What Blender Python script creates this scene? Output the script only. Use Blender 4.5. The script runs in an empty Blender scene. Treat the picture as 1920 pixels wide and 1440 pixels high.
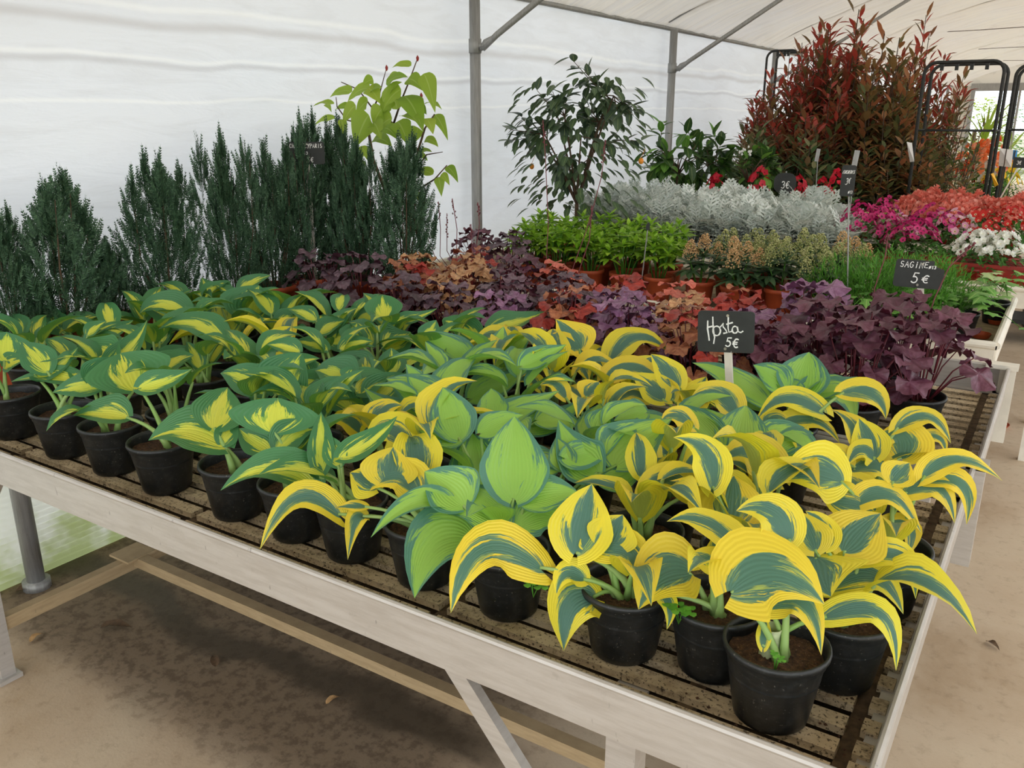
import bpy, math, random
import numpy as np
from mathutils import Vector, Matrix
R = random.Random(7)
NR = np.random.RandomState(7)
COL = bpy.context.scene.collection
SC = bpy.context.scene

# ------------------------------------------------------------------ camera
FPX = 1608.0                      # focal length in pixels of a 1920 px wide frame
PITCH = math.atan2(505, FPX); YAW = math.radians(32.7); CAMH = 1.55
cam_d = bpy.data.cameras.new('camera'); cam = bpy.data.objects.new('camera', cam_d); COL.objects.link(cam)
cam_d.sensor_fit = 'HORIZONTAL'; cam_d.sensor_width = 36; cam_d.lens = 36 * FPX / 1920
cam_d.clip_start = .05; cam_d.clip_end = 300
cam.location = (0, 0, CAMH); cam.rotation_euler = (math.pi / 2 - PITCH, 0, YAW)
SC.camera = cam
# ------------------------------------------------------------------ overcast sky, soft sun, exposure
W = bpy.data.worlds.new('overcast_sky'); SC.world = W; W.use_nodes = True
_n = W.node_tree.nodes; _l = W.node_tree.links
SKY = 3.2
bg = _n['Background']; bg.inputs[0].default_value = (.90, .955, 1.0, 1); bg.inputs[1].default_value = SKY
SC.view_settings.view_transform = 'Standard'; SC.view_settings.look = 'None'
SC.view_settings.gamma = 1; SC.view_settings.use_curve_mapping = False
SC.view_settings.exposure = -0.30
SC.cycles.max_bounces = 7; SC.cycles.diffuse_bounces = 5; SC.cycles.glossy_bounces = 2
SC.cycles.transmission_bounces = 4; SC.cycles.transparent_max_bounces = 6
SC.cycles.caustics_reflective = False; SC.cycles.caustics_refractive = False
SC.cycles.sample_clamp_indirect = 6

# ------------------------------------------------------------------ pixel <-> world helpers
FW = np.array([-math.sin(YAW) * math.cos(PITCH), math.cos(YAW) * math.cos(PITCH), -math.sin(PITCH)])
RT = np.array([math.cos(YAW), math.sin(YAW), 0.]); UP = np.cross(RT, FW); CP = np.array([0, 0, CAMH])
def ray(u, v): return FW + RT * (u - 960) / FPX - UP * (v - 720) / FPX
def atd(u, v, d): return CP + ray(u, v) * d          # at camera depth d
def atz(u, v, z): r = ray(u, v); return CP + r * (z - CAMH) / r[2]
def atx(u, v, x): r = ray(u, v); return CP + r * x / r[0]
def aty(u, v, y): r = ray(u, v); return CP + r * y / r[1]
def proj(p): q = np.asarray(p, float) - CP; z = q @ FW; return 960 + FPX * (q @ RT) / z, 720 - FPX * (q @ UP) / z, z
def nrm(v): v = np.asarray(v, float); return v / (np.linalg.norm(v) + 1e-9)

# ------------------------------------------------------------------ materials
def lin(h, a=1):
    h = h.lstrip('#'); o = []
    for i in (0, 2, 4):
        c = int(h[i:i + 2], 16) / 255; o.append(c / 12.92 if c < .04045 else ((c + .055) / 1.055) ** 2.4)
    return (*o, a)
class NT:
    def __init__(s, name):
        s.m = bpy.data.materials.new(name); s.m.use_nodes = True; s.t = s.m.node_tree
        s.b = s.t.nodes['Principled BSDF']; s.out = s.t.nodes['Material Output']
    def n(s, typ, **k):
        o = s.t.nodes.new(typ)
        for a, b in k.items():
            if a[:2] == 'i_': s.set(o, int(a[2:]), b)
            else: setattr(o, a, b)
        return o
    def set(s, o, i, v):
        if isinstance(v, bpy.types.NodeSocket): s.t.links.new(v, o.inputs[i])
        else: o.inputs[i].default_value = v
    def mth(s, op, a, b=0.0, c=None, clamp=False):
        o = s.t.nodes.new('ShaderNodeMath'); o.operation = op; o.use_clamp = clamp
        s.set(o, 0, a); s.set(o, 1, b)
        if c is not None: s.set(o, 2, c)
        return o.outputs[0]
    def mix(s, f, a, b, mode='MIX'):
        o = s.t.nodes.new('ShaderNodeMix'); o.data_type = 'RGBA'; o.blend_type = mode
        s.set(o, 0, f); s.set(o, 6, a); s.set(o, 7, b); return o.outputs[2]
    def noise(s, vec, scale=5, detail=3, rough=.5, dist=0):
        o = s.n('ShaderNodeTexNoise'); s.set(o, 0, vec) if vec is not None else None
        o.inputs['Scale'].default_value = scale; o.inputs['Detail'].default_value = detail
        o.inputs['Roughness'].default_value = rough; o.inputs['Distortion'].default_value = dist
        return o.outputs[0]
    def ramp(s, f, stops):
        o = s.n('ShaderNodeValToRGB'); s.set(o, 0, f); e = o.color_ramp.elements
        while len(e) < len(stops): e.new(.5)
        for q, (p, c) in zip(e, stops): q.position = p; q.color = c
        return o.outputs[0]
    def sstep(s, x, a, b):
        o = s.n('ShaderNodeMapRange'); o.interpolation_type = 'SMOOTHSTEP'
        s.set(o, 0, x); s.set(o, 1, a); s.set(o, 2, b); return o.outputs[0]
    def comb(s, x, y, z=0.0):
        o = s.n('ShaderNodeCombineXYZ'); s.set(o, 0, x); s.set(o, 1, y); s.set(o, 2, z); return o.outputs[0]
    def sep(s, v): o = s.n('ShaderNodeSeparateXYZ'); s.set(o, 0, v); return o.outputs
    def pos(s): return s.n('ShaderNodeNewGeometry').outputs['Position']
    def oco(s): return s.n('ShaderNodeTexCoord').outputs['Object']
    def uv(s): return s.n('ShaderNodeTexCoord').outputs['UV']
    def rnd(s): return s.n('ShaderNodeObjectInfo').outputs['Random']
    def isl(s): return s.n('ShaderNodeNewGeometry').outputs['Random Per Island']
    def scale(s, v, x, y, z):
        o = s.n('ShaderNodeVectorMath'); o.operation = 'MULTIPLY'; s.set(o, 0, v); s.set(o, 1, (x, y, z)); return o.outputs[0]
    def bump(s, h, st=.3, d=.01):
        o = s.n('ShaderNodeBump'); o.inputs['Strength'].default_value = st; o.inputs['Distance'].default_value = d
        s.set(o, o.inputs.find('Height'), h); s.t.links.new(o.outputs[0], s.b.inputs['Normal']); return o.outputs[0]
    def bc(s, c): s.set(s.b, s.b.inputs.find('Base Color'), c)
    def p(s, **k):
        for a, v in k.items(): s.set(s.b, s.b.inputs.find(a.replace('_', ' ')), v)
    def translucent(s, col, f=.3):
        t = s.n('ShaderNodeBsdfTranslucent'); s.set(t, 0, col)
        m = s.n('ShaderNodeMixShader'); s.set(m, 0, f)
        s.t.links.new(s.b.outputs[0], m.inputs[1]); s.t.links.new(t.outputs[0], m.inputs[2])
        s.t.links.new(m.outputs[0], s.out.inputs[0])
def plain(name, c, rough=.6, metal=0, var=.12, sc=12, bump=0):
    t = NT(name); c = lin(c) if isinstance(c, str) else c
    n = t.noise(t.pos(), sc, 3, .6)
    d = tuple(x * (1 - var) for x in c[:3]) + (1,); e = tuple(min(1, x * (1 + var)) for x in c[:3]) + (1,)
    t.bc(t.mix(t.sstep(n, .35, .65), d, e)); t.p(Roughness=rough, Metallic=metal)
    if bump: t.bump(n, bump, .004)
    return t.m
def leafm(name, stops, rough=.45, tr=.3, rnd='isl', spec=.4, under=None):
    """plain foliage: colours chosen per leaf, midrib lighter, light passing through"""
    t = NT(name); r = t.isl() if rnd == 'isl' else t.rnd()
    n = len(stops); c = t.ramp(r, [(i / max(1, n - 1), lin(s)) for i, s in enumerate(stops)])
    u = t.sep(t.uv()); s = t.mth('ABSOLUTE', t.mth('SUBTRACT', u[0], .5))
    c = t.mix(t.mth('MULTIPLY', t.mth('LESS_THAN', s, .03), .35), c, lin('#cfe08a') if tr > .2 else lin('#a08a7a'))
    if under: c = t.mix(t.mth('MULTIPLY', t.n('ShaderNodeNewGeometry').outputs['Backfacing'], .6), c, lin(under))
    t.bc(c); t.p(Roughness=rough); t.b.inputs['Specular IOR Level'].default_value = spec
    t.translucent(c, tr); return t.m
def hosta_mat(name, margin, centre, mid, t0, amp, tipk, under):
    """variegated hosta leaf: s runs from midrib (0) to edge (1), the jagged colour border follows the veins"""
    t = NT(name); u = t.sep(t.uv()); rr = t.mth('MULTIPLY', t.rnd(), 37.0)
    s = t.mth('MULTIPLY', t.mth('ABSOLUTE', t.mth('SUBTRACT', u[0], .5)), 2.0)
    sg = t.mth('MULTIPLY', t.mth('GREATER_THAN', u[0], .5), 31.0)
    su = t.mth('ADD', sg, t.mth('SUBTRACT', t.mth('MULTIPLY', s, 21.0), t.mth('MULTIPLY', u[1], 9.0)))
    n1 = t.noise(t.comb(su, t.mth('MULTIPLY', u[1], 3.0), rr), 1.0, 3, .7)
    n2 = t.noise(t.comb(t.mth('MULTIPLY', su, .25), t.mth('MULTIPLY', u[1], 2.0), rr), 1.0, 1, .5)
    thr = t.mth('ADD', t0, t.mth('ADD', t.mth('MULTIPLY', t.mth('SUBTRACT', n1, .5), amp),
                                 t.mth('MULTIPLY', t.mth('SUBTRACT', n2, .5), amp * 1.3)))
    thr = t.mth('SUBTRACT', thr, t.mth('MULTIPLY', t.mth('POWER', u[1], 2.5), tipk))
    m = t.mth('MAXIMUM', t.sstep(t.mth('SUBTRACT', s, thr), -.012, .02), t.sstep(s, .95, .975) if name.startswith('chart') else 0.0)
    m2 = t.sstep(t.mth('SUBTRACT', s, t.mth('SUBTRACT', thr, .17)), -.02, .03)
    st = t.sstep(t.noise(t.comb(t.mth('MULTIPLY', su, 1.5), t.mth('MULTIPLY', u[1], 2.0), t.mth('ADD', rr, 9.0)), 1.0, 2, .6), .50, .58)
    c = t.mix(t.mth('MULTIPLY', t.mth('MULTIPLY', m2, st), .85), lin(centre), lin(mid))
    c = t.mix(m, c, lin(margin))
    vein = t.mth('SINE', t.mth('MULTIPLY', s, 56.0))
    c = t.mix(t.mth('MULTIPLY', t.mth('GREATER_THAN', vein, .85), .035), c, (.0, .03, .0, 1), 'MIX')
    v = t.mth('ADD', t.mth('MULTIPLY', t.rnd(), .22), .87)
    hs = t.n('ShaderNodeHueSaturation'); hs.inputs['Saturation'].default_value = 1; t.set(hs, 2, v); t.set(hs, 0, t.mth('ADD', .488, t.mth('MULTIPLY', t.mth('FRACT', t.mth('MULTIPLY', t.rnd(), 13.7)), .024))); t.set(hs, 4, c); c = hs.outputs[0]
    c = t.mix(t.mth('MULTIPLY', t.n('ShaderNodeNewGeometry').outputs['Backfacing'], .55), c, lin(under))
    t.bc(c); t.p(Roughness=.36); t.b.inputs['Specular IOR Level'].default_value = .5
    t.bump(t.mth('ADD', vein, t.mth('MULTIPLY', n1, .8)), .28, .0015)
    t.translucent(c, .27); return t.m

M = {}
M['hA'] = hosta_mat('green_leaf_with_yellow_flame', '#4f8c59', '#e4ea58', '#93c24e', .43, .75, .42, '#7db436')
M['hB'] = hosta_mat('chartreuse_leaf_with_blue_green_edge', '#5c947c', '#a6d45e', '#7fb56a', .80, .95, .25, '#93cc3c')
M['hC'] = hosta_mat('blue_green_leaf_with_yellow_edge', '#f8e440', '#588573', '#b2c85e', .47, .62, .10, '#d8dc2e')
M['stalk'] = leafm('hosta_stalk', ['#8fb860', '#a9c67a', '#9cbf6c'], .45, .15, 'rnd')
def pot_mat():
    t = NT('black_pot_plastic'); n = t.noise(t.oco(), 60, 4, .7); d = t.noise(t.oco(), 260, 1, .5)
    u = t.scale(t.oco(), 8, 8, 300); r = t.noise(u, 1, 2)
    c = t.mix(t.sstep(n, .45, .75), lin('#1d1f1f'), lin('#333433'))
    c = t.mix(t.mth('MULTIPLY', t.sstep(d, .70, .76), .45), c, lin('#8c877b'))
    t.bc(c); t.p(Roughness=.42); t.bump(t.mth('ADD', r, t.mth('MULTIPLY', n, .3)), .12, .001); return t.m
M['pot'] = pot_mat()
M['terracotta'] = plain('terracotta_plastic', '#b5502c', .55)
M['redpot'] = plain('red_trough_plastic', '#932218', .45)
def soil_mat():
    t = NT('potting_soil'); n = t.noise(t.pos(), 150, 4, .7); k = t.noise(t.pos(), 420, 1, .5)
    c = t.ramp(n, [(.3, lin('#22170f')), (.55, lin('#573a26')), (.75, lin('#83603f'))])
    c = t.mix(t.sstep(k, .72, .76), c, lin('#a88f70')); t.bc(c); t.p(Roughness=.95); t.bump(n, .9, .008); return t.m
M['soil'] = soil_mat()
def alu_mat(name, a, b, rough=.38, sc=(3, 3, 25)):
    t = NT(name); p = t.pos(); n = t.noise(t.scale(p, *sc), 4, 5, .65); d = t.noise(p, 30, 5, .7); g = t.noise(t.scale(p, 1, 1, .3), 90, 2)
    c = t.mix(t.sstep(n, .3, .7), lin(a), lin(b)); c = t.mix(t.mth('MULTIPLY', t.sstep(d, .6, .75), .18), c, lin('#7b7268'))
    c = t.mix(t.mth('MULTIPLY', t.sstep(g, .7, .76), .35), c, lin('#5b5148'))
    t.bc(c); t.p(Roughness=t.mth('ADD', t.mth('MULTIPLY', n, .2), rough), Metallic=.45); t.bump(g, .03, .002); return t.m
M['alu'] = alu_mat('dull_aluminium', '#b8b2ab', '#c6c1bb')
M['steel'] = alu_mat('galvanised_tube', '#93928f', '#aaa9a6', .45, (30, 30, 2))
M['beige_steel'] = alu_mat('dusty_painted_bar', '#b39c78', '#c4ad88', .6)
M['darksteel'] = alu_mat('dark_trolley_tube', '#2f302f', '#3e3f3d', .5)
def slat_mat():
    t = NT('beige_slat'); p = t.pos(); n = t.noise(p, 14, 4, .65); d = t.noise(p, 170, 3, .7); g = t.noise(p, 40, 4, .7)
    c = t.ramp(n, [(.3, lin('#a38f70')), (.55, lin('#c9b594')), (.75, lin('#d6c4a3'))])
    c = t.mix(t.mth('MULTIPLY', t.sstep(g, .52, .68), .55), c, lin('#5c4c38'))
    c = t.mix(t.mth('MULTIPLY', t.sstep(d, .56, .62), .8), c, lin('#2f2418')); t.bc(c); t.p(Roughness=.9); t.bump(d, .5, .003); return t.m
M['slat'] = slat_mat()
M['grime'] = plain('dirty_cross_bar', '#54432f', .95, 0, .3, 60, .5)
def floor_mat():
    t = NT('stained_concrete'); p = t.pos(); x, y, z = t.sep(p)
    n = t.noise(p, 2.2, 6, .6, .4); f = t.noise(p, 26, 5, .7); g = t.noise(p, 120, 3, .7); b = t.noise(p, .55, 4, .6, .5)
    c = t.ramp(n, [(.3, lin('#b39a7c')), (.5, lin('#c6b095')), (.7, lin('#d0bda2'))])
    c = t.mix(t.mth('MULTIPLY', t.sstep(f, .5, .7), .3), c, lin('#8a7358'))
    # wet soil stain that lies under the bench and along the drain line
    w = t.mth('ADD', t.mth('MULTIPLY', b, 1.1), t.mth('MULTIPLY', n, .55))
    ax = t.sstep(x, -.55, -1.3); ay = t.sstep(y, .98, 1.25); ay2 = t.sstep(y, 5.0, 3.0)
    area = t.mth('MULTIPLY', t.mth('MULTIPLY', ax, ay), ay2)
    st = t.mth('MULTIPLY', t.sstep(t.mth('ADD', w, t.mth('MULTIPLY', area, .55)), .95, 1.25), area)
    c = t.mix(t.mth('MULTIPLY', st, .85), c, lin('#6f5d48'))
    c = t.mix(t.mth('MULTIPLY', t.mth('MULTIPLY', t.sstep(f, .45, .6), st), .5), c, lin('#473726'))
    # a dark wet band crossing the slab
    q = t.mth('ABSOLUTE', t.mth('SUBTRACT', t.mth('ADD', y, t.mth('MULTIPLY', t.mth('SUBTRACT', n, .5), .35)), 1.47))
    wet = t.mth('MULTIPLY', t.sstep(q, .10, .03), t.sstep(x, -.75, -1.15)); c = t.mix(t.mth('MULTIPLY', wet, .75), c, lin('#3d3224'))
    c = t.mix(t.mth('MULTIPLY', t.sstep(g, .68, .74), .5), c, lin('#5d4b38'))
    t.bc(c); t.p(Roughness=t.mth('SUBTRACT', .85, t.mth('MULTIPLY', wet, .25))); t.bump(t.mth('ADD', g, f), .2, .004); return t.m
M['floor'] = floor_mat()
M['dirt'] = plain('outside_ground', '#a39f88', .95, 0, .3, 1.5)
def film_mat(name, col, transl, axis, f):
    t = NT(name); p = t.pos()
    sc = (.5, 1.6, 9) if axis == 'wall' else (1.2, 14, 1.2)
    n = t.noise(t.scale(p, *sc), 1.6, 5, .6, .6); w = t.noise(t.scale(p, .6, .6, 3), 1.1, 3, .5)
    x, y, z = t.sep(p)
    cc = t.mix(t.mth('MULTIPLY', t.sstep(n, .42, .66), f), lin(col), lin('#c9c6c6'))
    cc = t.mix(t.mth('MULTIPLY', t.sstep(w, .5, .62), .12), cc, lin('#dcdde4'))
    if axis == 'wall':
        lw = t.mth('ADD', z, t.mth('MULTIPLY', t.mth('SUBTRACT', t.noise(t.scale(p, 1, .8, 1), 1.2, 3), .5), .12))
        for zz, th, k, hc in ((1.60, .012, .55, '#ffffff'), (1.93, .02, .5, '#ffffff'), (1.87, .03, .4, '#b9b2b0'), (1.73, .02, .4, '#b9b6b8'), (1.75, .014, .5, '#ffffff')):
            d = t.mth('ABSOLUTE', t.mth('SUBTRACT', lw, zz))
            cc = t.mix(t.mth('MULTIPLY', t.sstep(d, th, 0.0), k), cc, lin(hc))
    else:
        lines = t.mth('GREATER_THAN', t.mth('SINE', t.mth('ADD', t.mth('MULTIPLY', y, 34.0), t.mth('MULTIPLY', n, 16.0))), .8)
        cc = t.mix(t.mth('MULTIPLY', lines, .35), cc, lin('#c8bdad'))
    t.bc(cc); t.p(Roughness=.35); t.b.inputs['Specular IOR Level'].default_value = .3
    t.bump(n, .35, .02); t.translucent(cc, transl); return t.m
M['wallfilm'] = film_mat('milky_wall_film', '#eef0f6', .27, 'wall', .16)
M['rooffilm'] = film_mat('aged_roof_film', '#e2d9cc', .20, 'roof', .4)
def panel_mat():
    t = NT('ribbed_green_tinged_panel'); p = t.pos(); n = t.noise(t.scale(p, 1, 1, 1), 3, 4, .6)
    x, y, z = t.sep(p); a = t.mth('ADD', n, t.mth('MULTIPLY', z, -.35))
    c = t.mix(t.sstep(a, .42, .62), lin('#f3f3e8'), lin('#b9c488')); t.bc(c); t.p(Roughness=.5); t.translucent(c, .34); return t.m
M['panel'] = panel_mat()
M['board'] = plain('slate_board', '#303230', .75, 0, .1, 30)
M['chalk'] = plain('chalk_marker', '#f2f2ee', .8, 0, .08, 400)
M['white_wood'] = plain('white_painted_stake', '#ded6ca', .6)
M['white_plastic'] = plain('white_tray_plastic', '#e8e2d4', .5, 0, .06)
M['white_card'] = plain('white_card', '#eceae6', .6, 0, .03)
M['bolt'] = plain('bolt_metal', '#b0a99c', .4, .8)
M['bark'] = plain('bark', '#5a4635', .85, 0, .25, 60, .5)
M['twig'] = plain('dark_twig', '#4a3a2c', .8, 0, .2, 60)
M['redstem'] = plain('dark_red_stalk', '#6b2230', .5, 0, .2, 40)
M['sand'] = plain('gritty_tray_floor', '#a8947a', .95, 0, .2, 40, .5)
M['yellow_tag'] = plain('yellow_tag', '#f2b41e', .5); M['blue_card'] = plain('blue_card', '#3b8fd0', .5)

# ------------------------------------------------------------------ object helpers
def mk(name, V, F, mat=None, UV=None, smooth=True):
    me = bpy.data.meshes.new(name)
    V = np.asarray(V, np.float32)
    if isinstance(F, np.ndarray):
        k = F.shape[1]; nf = len(F)
        me.vertices.add(len(V)); me.vertices.foreach_set('co', V.ravel())
        me.loops.add(nf * k); me.loops.foreach_set('vertex_index', F.ravel().astype(np.int32))
        me.polygons.add(nf); me.polygons.foreach_set('loop_start', np.arange(0, nf * k, k, dtype=np.int32))
        me.polygons.foreach_set('loop_total', np.full(nf, k, np.int32)); me.update(calc_edges=True)
        fl = F.ravel()
    else:
        me.from_pydata(V.tolist(), [], F); fl = None
    if UV is not None:
        l = me.uv_layers.new(name='UVMap')
        if fl is None:
            fl = np.empty(len(me.loops), np.int32); me.loops.foreach_get('vertex_index', fl)
        l.data.foreach_set('uv', np.asarray(UV, np.float32)[fl].ravel())
    if smooth: me.polygons.foreach_set('use_smooth', np.ones(len(me.polygons), bool))
    if mat is not None: me.materials.append(M[mat] if isinstance(mat, str) else mat)
    return me
def link(name, me, parent=None, loc=(0, 0, 0), mw=None):
    o = bpy.data.objects.new(name, me); COL.objects.link(o)
    if parent is not None: o.parent = parent
    if mw is not None: o.matrix_local = mw
    else: o.location = loc
    return o
def tag(o, label=None, cat=None, group=None, kind=None):
    if label: o['label'] = label
    if cat: o['category'] = cat
    if group: o['group'] = group
    if kind: o['kind'] = kind
    return o
def thing(name, label, cat, loc=(0, 0, 0), group=None):
    o = bpy.data.objects.new(name, None); COL.objects.link(o); o.location = loc; o.empty_display_size = .05
    return tag(o, label, cat, group)
def copytree(o, loc, rz=0, label=None, group=None, sc=1):
    r = o.copy(); COL.objects.link(r); r.location = loc; r.rotation_euler = (0, 0, rz); r.scale = (sc,) * 3
    if label: r['label'] = label
    if group: r['group'] = group
    def rec(a, b):
        for ch in kids.get(a.name, []):
            c = ch.copy(); COL.objects.link(c); c.parent = b; rec(ch, c)
    kids = {}
    def reg(a):
        for ch in a.children: kids.setdefault(a.name, []).append(ch); reg(ch)
    reg(o); rec(o, r); return r

BOXF = [(0, 1, 3, 2), (4, 6, 7, 5), (0, 4, 5, 1), (2, 3, 7, 6), (0, 2, 6, 4), (1, 5, 7, 3)]
class MB:
    def __init__(s): s.V = []; s.F = []; s.n = 0; s.U = []
    def add(s, V, F, U=None):
        s.V.extend(np.asarray(V, float).tolist()); s.F.extend([tuple(i + s.n for i in f) for f in F]); s.n = len(s.V)
        if U is not None: s.U.extend(np.asarray(U).tolist())
        else: s.U.extend([[.2, .5]] * len(V))
    def box(s, a, b):
        V = [(x, y, z) for x in (a[0], b[0]) for y in (a[1], b[1]) for z in (a[2], b[2])]
        s.add(V, BOXF)
    def bar(s, p, q, w, h, upv=(0, 0, 1)):
        p = np.array(p, float); q = np.array(q, float); d = nrm(q - p); sd = np.cross(d, upv)
        if np.linalg.norm(sd) < 1e-3: sd = np.cross(d, (0, 1, 0))
        sd = nrm(sd); u = np.cross(sd, d)
        s.add([e + sd * a * w / 2 + u * b * h / 2 for e in (p, q) for a in (-1, 1) for b in (-1, 1)], BOXF)
    def tube(s, pts, r, n=8, cap=True):
        P = np.array(pts, float); k = len(P); r = np.full(k, r) if np.isscalar(r) else np.array(r)
        V = []; ref = None
        for i in range(k):
            t = nrm(P[min(i + 1, k - 1)] - P[max(i - 1, 0)])
            if ref is None:
                ref = np.cross(t, (0, 0, 1)) if abs(t[2]) < .9 else np.cross(t, (0, 1, 0))
            a = nrm(ref - t * (ref @ t)); b = np.cross(t, a); ref = a
            for j in range(n):
                th = 2 * math.pi * j / n; V.append(P[i] + (a * math.cos(th) + b * math.sin(th)) * r[i])
        F = [(i * n + j, i * n + (j + 1) % n, (i + 1) * n + (j + 1) % n, (i + 1) * n + j) for i in range(k - 1) for j in range(n)]
        if cap: F.append(tuple(range(n - 1, -1, -1))); F.append(tuple((k - 1) * n + j for j in range(n)))
        s.add(V, F)
    def lathe(s, prof, n=24, c=(0, 0, 0)):
        k = len(prof); V = [(c[0] + r * math.cos(2 * math.pi * j / n), c[1] + r * math.sin(2 * math.pi * j / n), c[2] + z) for r, z in prof for j in range(n)]
        F = [(i * n + j, i * n + (j + 1) % n, (i + 1) * n + (j + 1) % n, (i + 1) * n + j) for i in range(k - 1) for j in range(n)]
        s.add(V, F)
    def disc(s, r, z, n=24, c=(0, 0, 0), rings=3, rough=0):
        V = [(c[0], c[1], c[2] + z + rough * R.uniform(-.2, 1))]
        for i in range(1, rings + 1):
            for j in range(n):
                th = 2 * math.pi * j / n; q = r * i / rings; V.append((c[0] + q * math.cos(th), c[1] + q * math.sin(th), c[2] + z + rough * R.uniform(-.5, 1)))
        F = [(0, 1 + j, 1 + (j + 1) % n) for j in range(n)]
        for i in range(rings - 1):
            a = 1 + i * n; F += [(a + j, a + n + j, a + n + (j + 1) % n, a + (j + 1) % n) for j in range(n)]
        s.add(V, F)
    def me(s, name, mat, smooth=False): return mk(name, s.V, s.F, mat, s.U, smooth)
    def obj(s, name, mat, parent=None, loc=(0, 0, 0), smooth=False): return link(name, s.me(name, mat, smooth), parent, loc)
def rep(Vt, Ft, Ut, mats):
    """many transformed copies of one template as arrays"""
    Vt = np.asarray(Vt, float); Ft = np.asarray(Ft); k = len(Vt); n = len(mats)
    A = np.array(mats); H = np.c_[Vt, np.ones(k)]
    V = np.einsum('nij,kj->nki', A[:, :3, :], H).reshape(-1, 3)
    F = (Ft[None] + (np.arange(n) * k)[:, None, None]).reshape(-1, Ft.shape[1])
    return V, F, np.tile(np.asarray(Ut), (n, 1))
def frame(p, d, nh=(0, 0, 1), s=1.0, sx=None):
    """4x4: local +Y along d, +Z near nh, at p"""
    d = nrm(d); n = np.asarray(nh, float); n = n - d * (n @ d)
    if np.linalg.norm(n) < 1e-3: n = np.cross(d, (1, 0, .3))
    n = nrm(n); x = np.cross(d, n); m = np.eye(4); sx = s if sx is None else sx
    m[:3, 0] = x * sx; m[:3, 1] = d * s; m[:3, 2] = n * s; m[:3, 3] = p; return m
def grid_leaf(fn, ns=4, nt=6):
    V = []; U = []
    for i in range(nt + 1):
        for j in range(-ns, ns + 1): t = i / nt; s = j / ns; V.append(fn(s, t)); U.append((s / 2 + .5, t))
    w = 2 * ns + 1
    F = [(i * w + j, i * w + j + 1, (i + 1) * w + j + 1, (i + 1) * w + j) for i in range(nt) for j in range(w - 1)]
    return np.array(V), np.array(F), np.array(U)
def simple_leaf(width=.35, fold=.15, droop=.15, ns=1, nt=4, pw=(.7, .9)):
    """unit-length leaf along +Y"""
    def fn(s, t):
        w = width * (max(t, 0) ** pw[0]) * (max(1 - t, 0) ** pw[1]) * 1.75
        return (s * w / 1, t, fold * abs(s) * w - droop * t * t)
    return grid_leaf(fn, ns, nt)
# ================================================================== the setting
def struct(name, me, parent=None):
    o = link(name, me, parent)
    if parent is None: o['kind'] = 'structure'
    return o
XW, XE, Y0, Y1, EZ = -2.88, 5.6, -2.2, 24.0, 2.19
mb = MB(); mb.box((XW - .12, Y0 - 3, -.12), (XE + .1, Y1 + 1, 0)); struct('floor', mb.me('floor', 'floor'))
mb = MB(); mb.box((-60, -40, -.3), (60, 90, -.13)); struct('ground', mb.me('ground', 'dirt'))
def sheet(fn, nu, nv):
    V = [fn(i / nu, j / nv) for i in range(nu + 1) for j in range(nv + 1)]
    F = np.array([(i * (nv + 1) + j, i * (nv + 1) + j + 1, (i + 1) * (nv + 1) + j + 1, (i + 1) * (nv + 1) + j) for i in range(nu) for j in range(nv)])
    return V, F
def wob(a, b): return 0.006 * math.sin(a * 3.1 + b * 2) + .004 * math.sin(a * 7.7 - b * 5) + .005 * math.sin(b * 9 + math.sin(a * 1.3) * 1.5)
V, F = sheet(lambda a, b: (XW + wob(Y0 + a * (Y1 - Y0), b * 3), Y0 + a * (Y1 - Y0), .62 + b * (EZ - .62)), 240, 40)
struct('wall_left', mk('wall_left', V, F, 'wallfilm'))
# unseen right side, opened for extra sky light with an added curtain roll
V, F = sheet(lambda a, b: (XE, Y0 + a * (Y1 - Y0), 1.85 + b * (EZ - 1.85)), 60, 3); struct('wall_right', mk('wall_right', V, F, 'wallfilm'))
mb = MB(); mb.tube([(XE, Y0, 1.84), (XE, Y1, 1.84)], .05, 10); struct('trim_3', mb.me('added_curtain_roll', 'rooffilm', True))
# ribbed base panel along the wall
V = []; nz = 56
for i in range(2):
    for j in range(nz + 1): V.append((XW + .03 + (.008 if j % 2 else -.008), Y0 if i == 0 else Y1, .0 + .64 * j / nz))
F = np.array([(j, j + 1, nz + 2 + j, nz + 1 + j) for j in range(nz)]); struct('trim_1', mk('base_panel', V, F, 'panel', None, False))
# arched roof, sagging a little between the hoops
XM = (XW + XE) / 2; HW = (XE - XW) / 2
HOOPS = [1.31 + 2.66 * k for k in range(-1, 9)]
def roofz(x):
    q = abs(x - XM) / HW; return EZ + .80 * (1 - q ** 2.6)
def rf(a, b):
    x = XW + b * (XE - XW); y = Y0 + a * (Y1 - Y0)
    ph = ((y - 1.31) / 2.66) % 1; sag = math.sin(math.pi * ph)
    q = min(1, (1 - abs(x - XM) / HW) * 5)
    return (x, y, roofz(x) - .045 * sag * q + .008 * math.sin(x * 9 + math.sin(y * 4) * 1.2) + .006 * math.sin(y * 23 + x * 2))
V, F = sheet(rf, 300, 60)
F = np.array([f for f in F if not (2.0 < V[f[0]][0] < 4.1)])      # opening cut in the unseen roof to let in extra sky light
struct('ceiling', mk('ceiling', V, F, 'rooffilm'))
mb = MB(); mb.tube([(XW + .02, Y0, EZ), (XW + .02, Y1, EZ)], .016); mb.tube([(XE - .02, Y0, EZ), (XE - .02, Y1, EZ)], .016); struct('trim_2', mb.me('eave_rail', 'steel', True))
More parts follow.
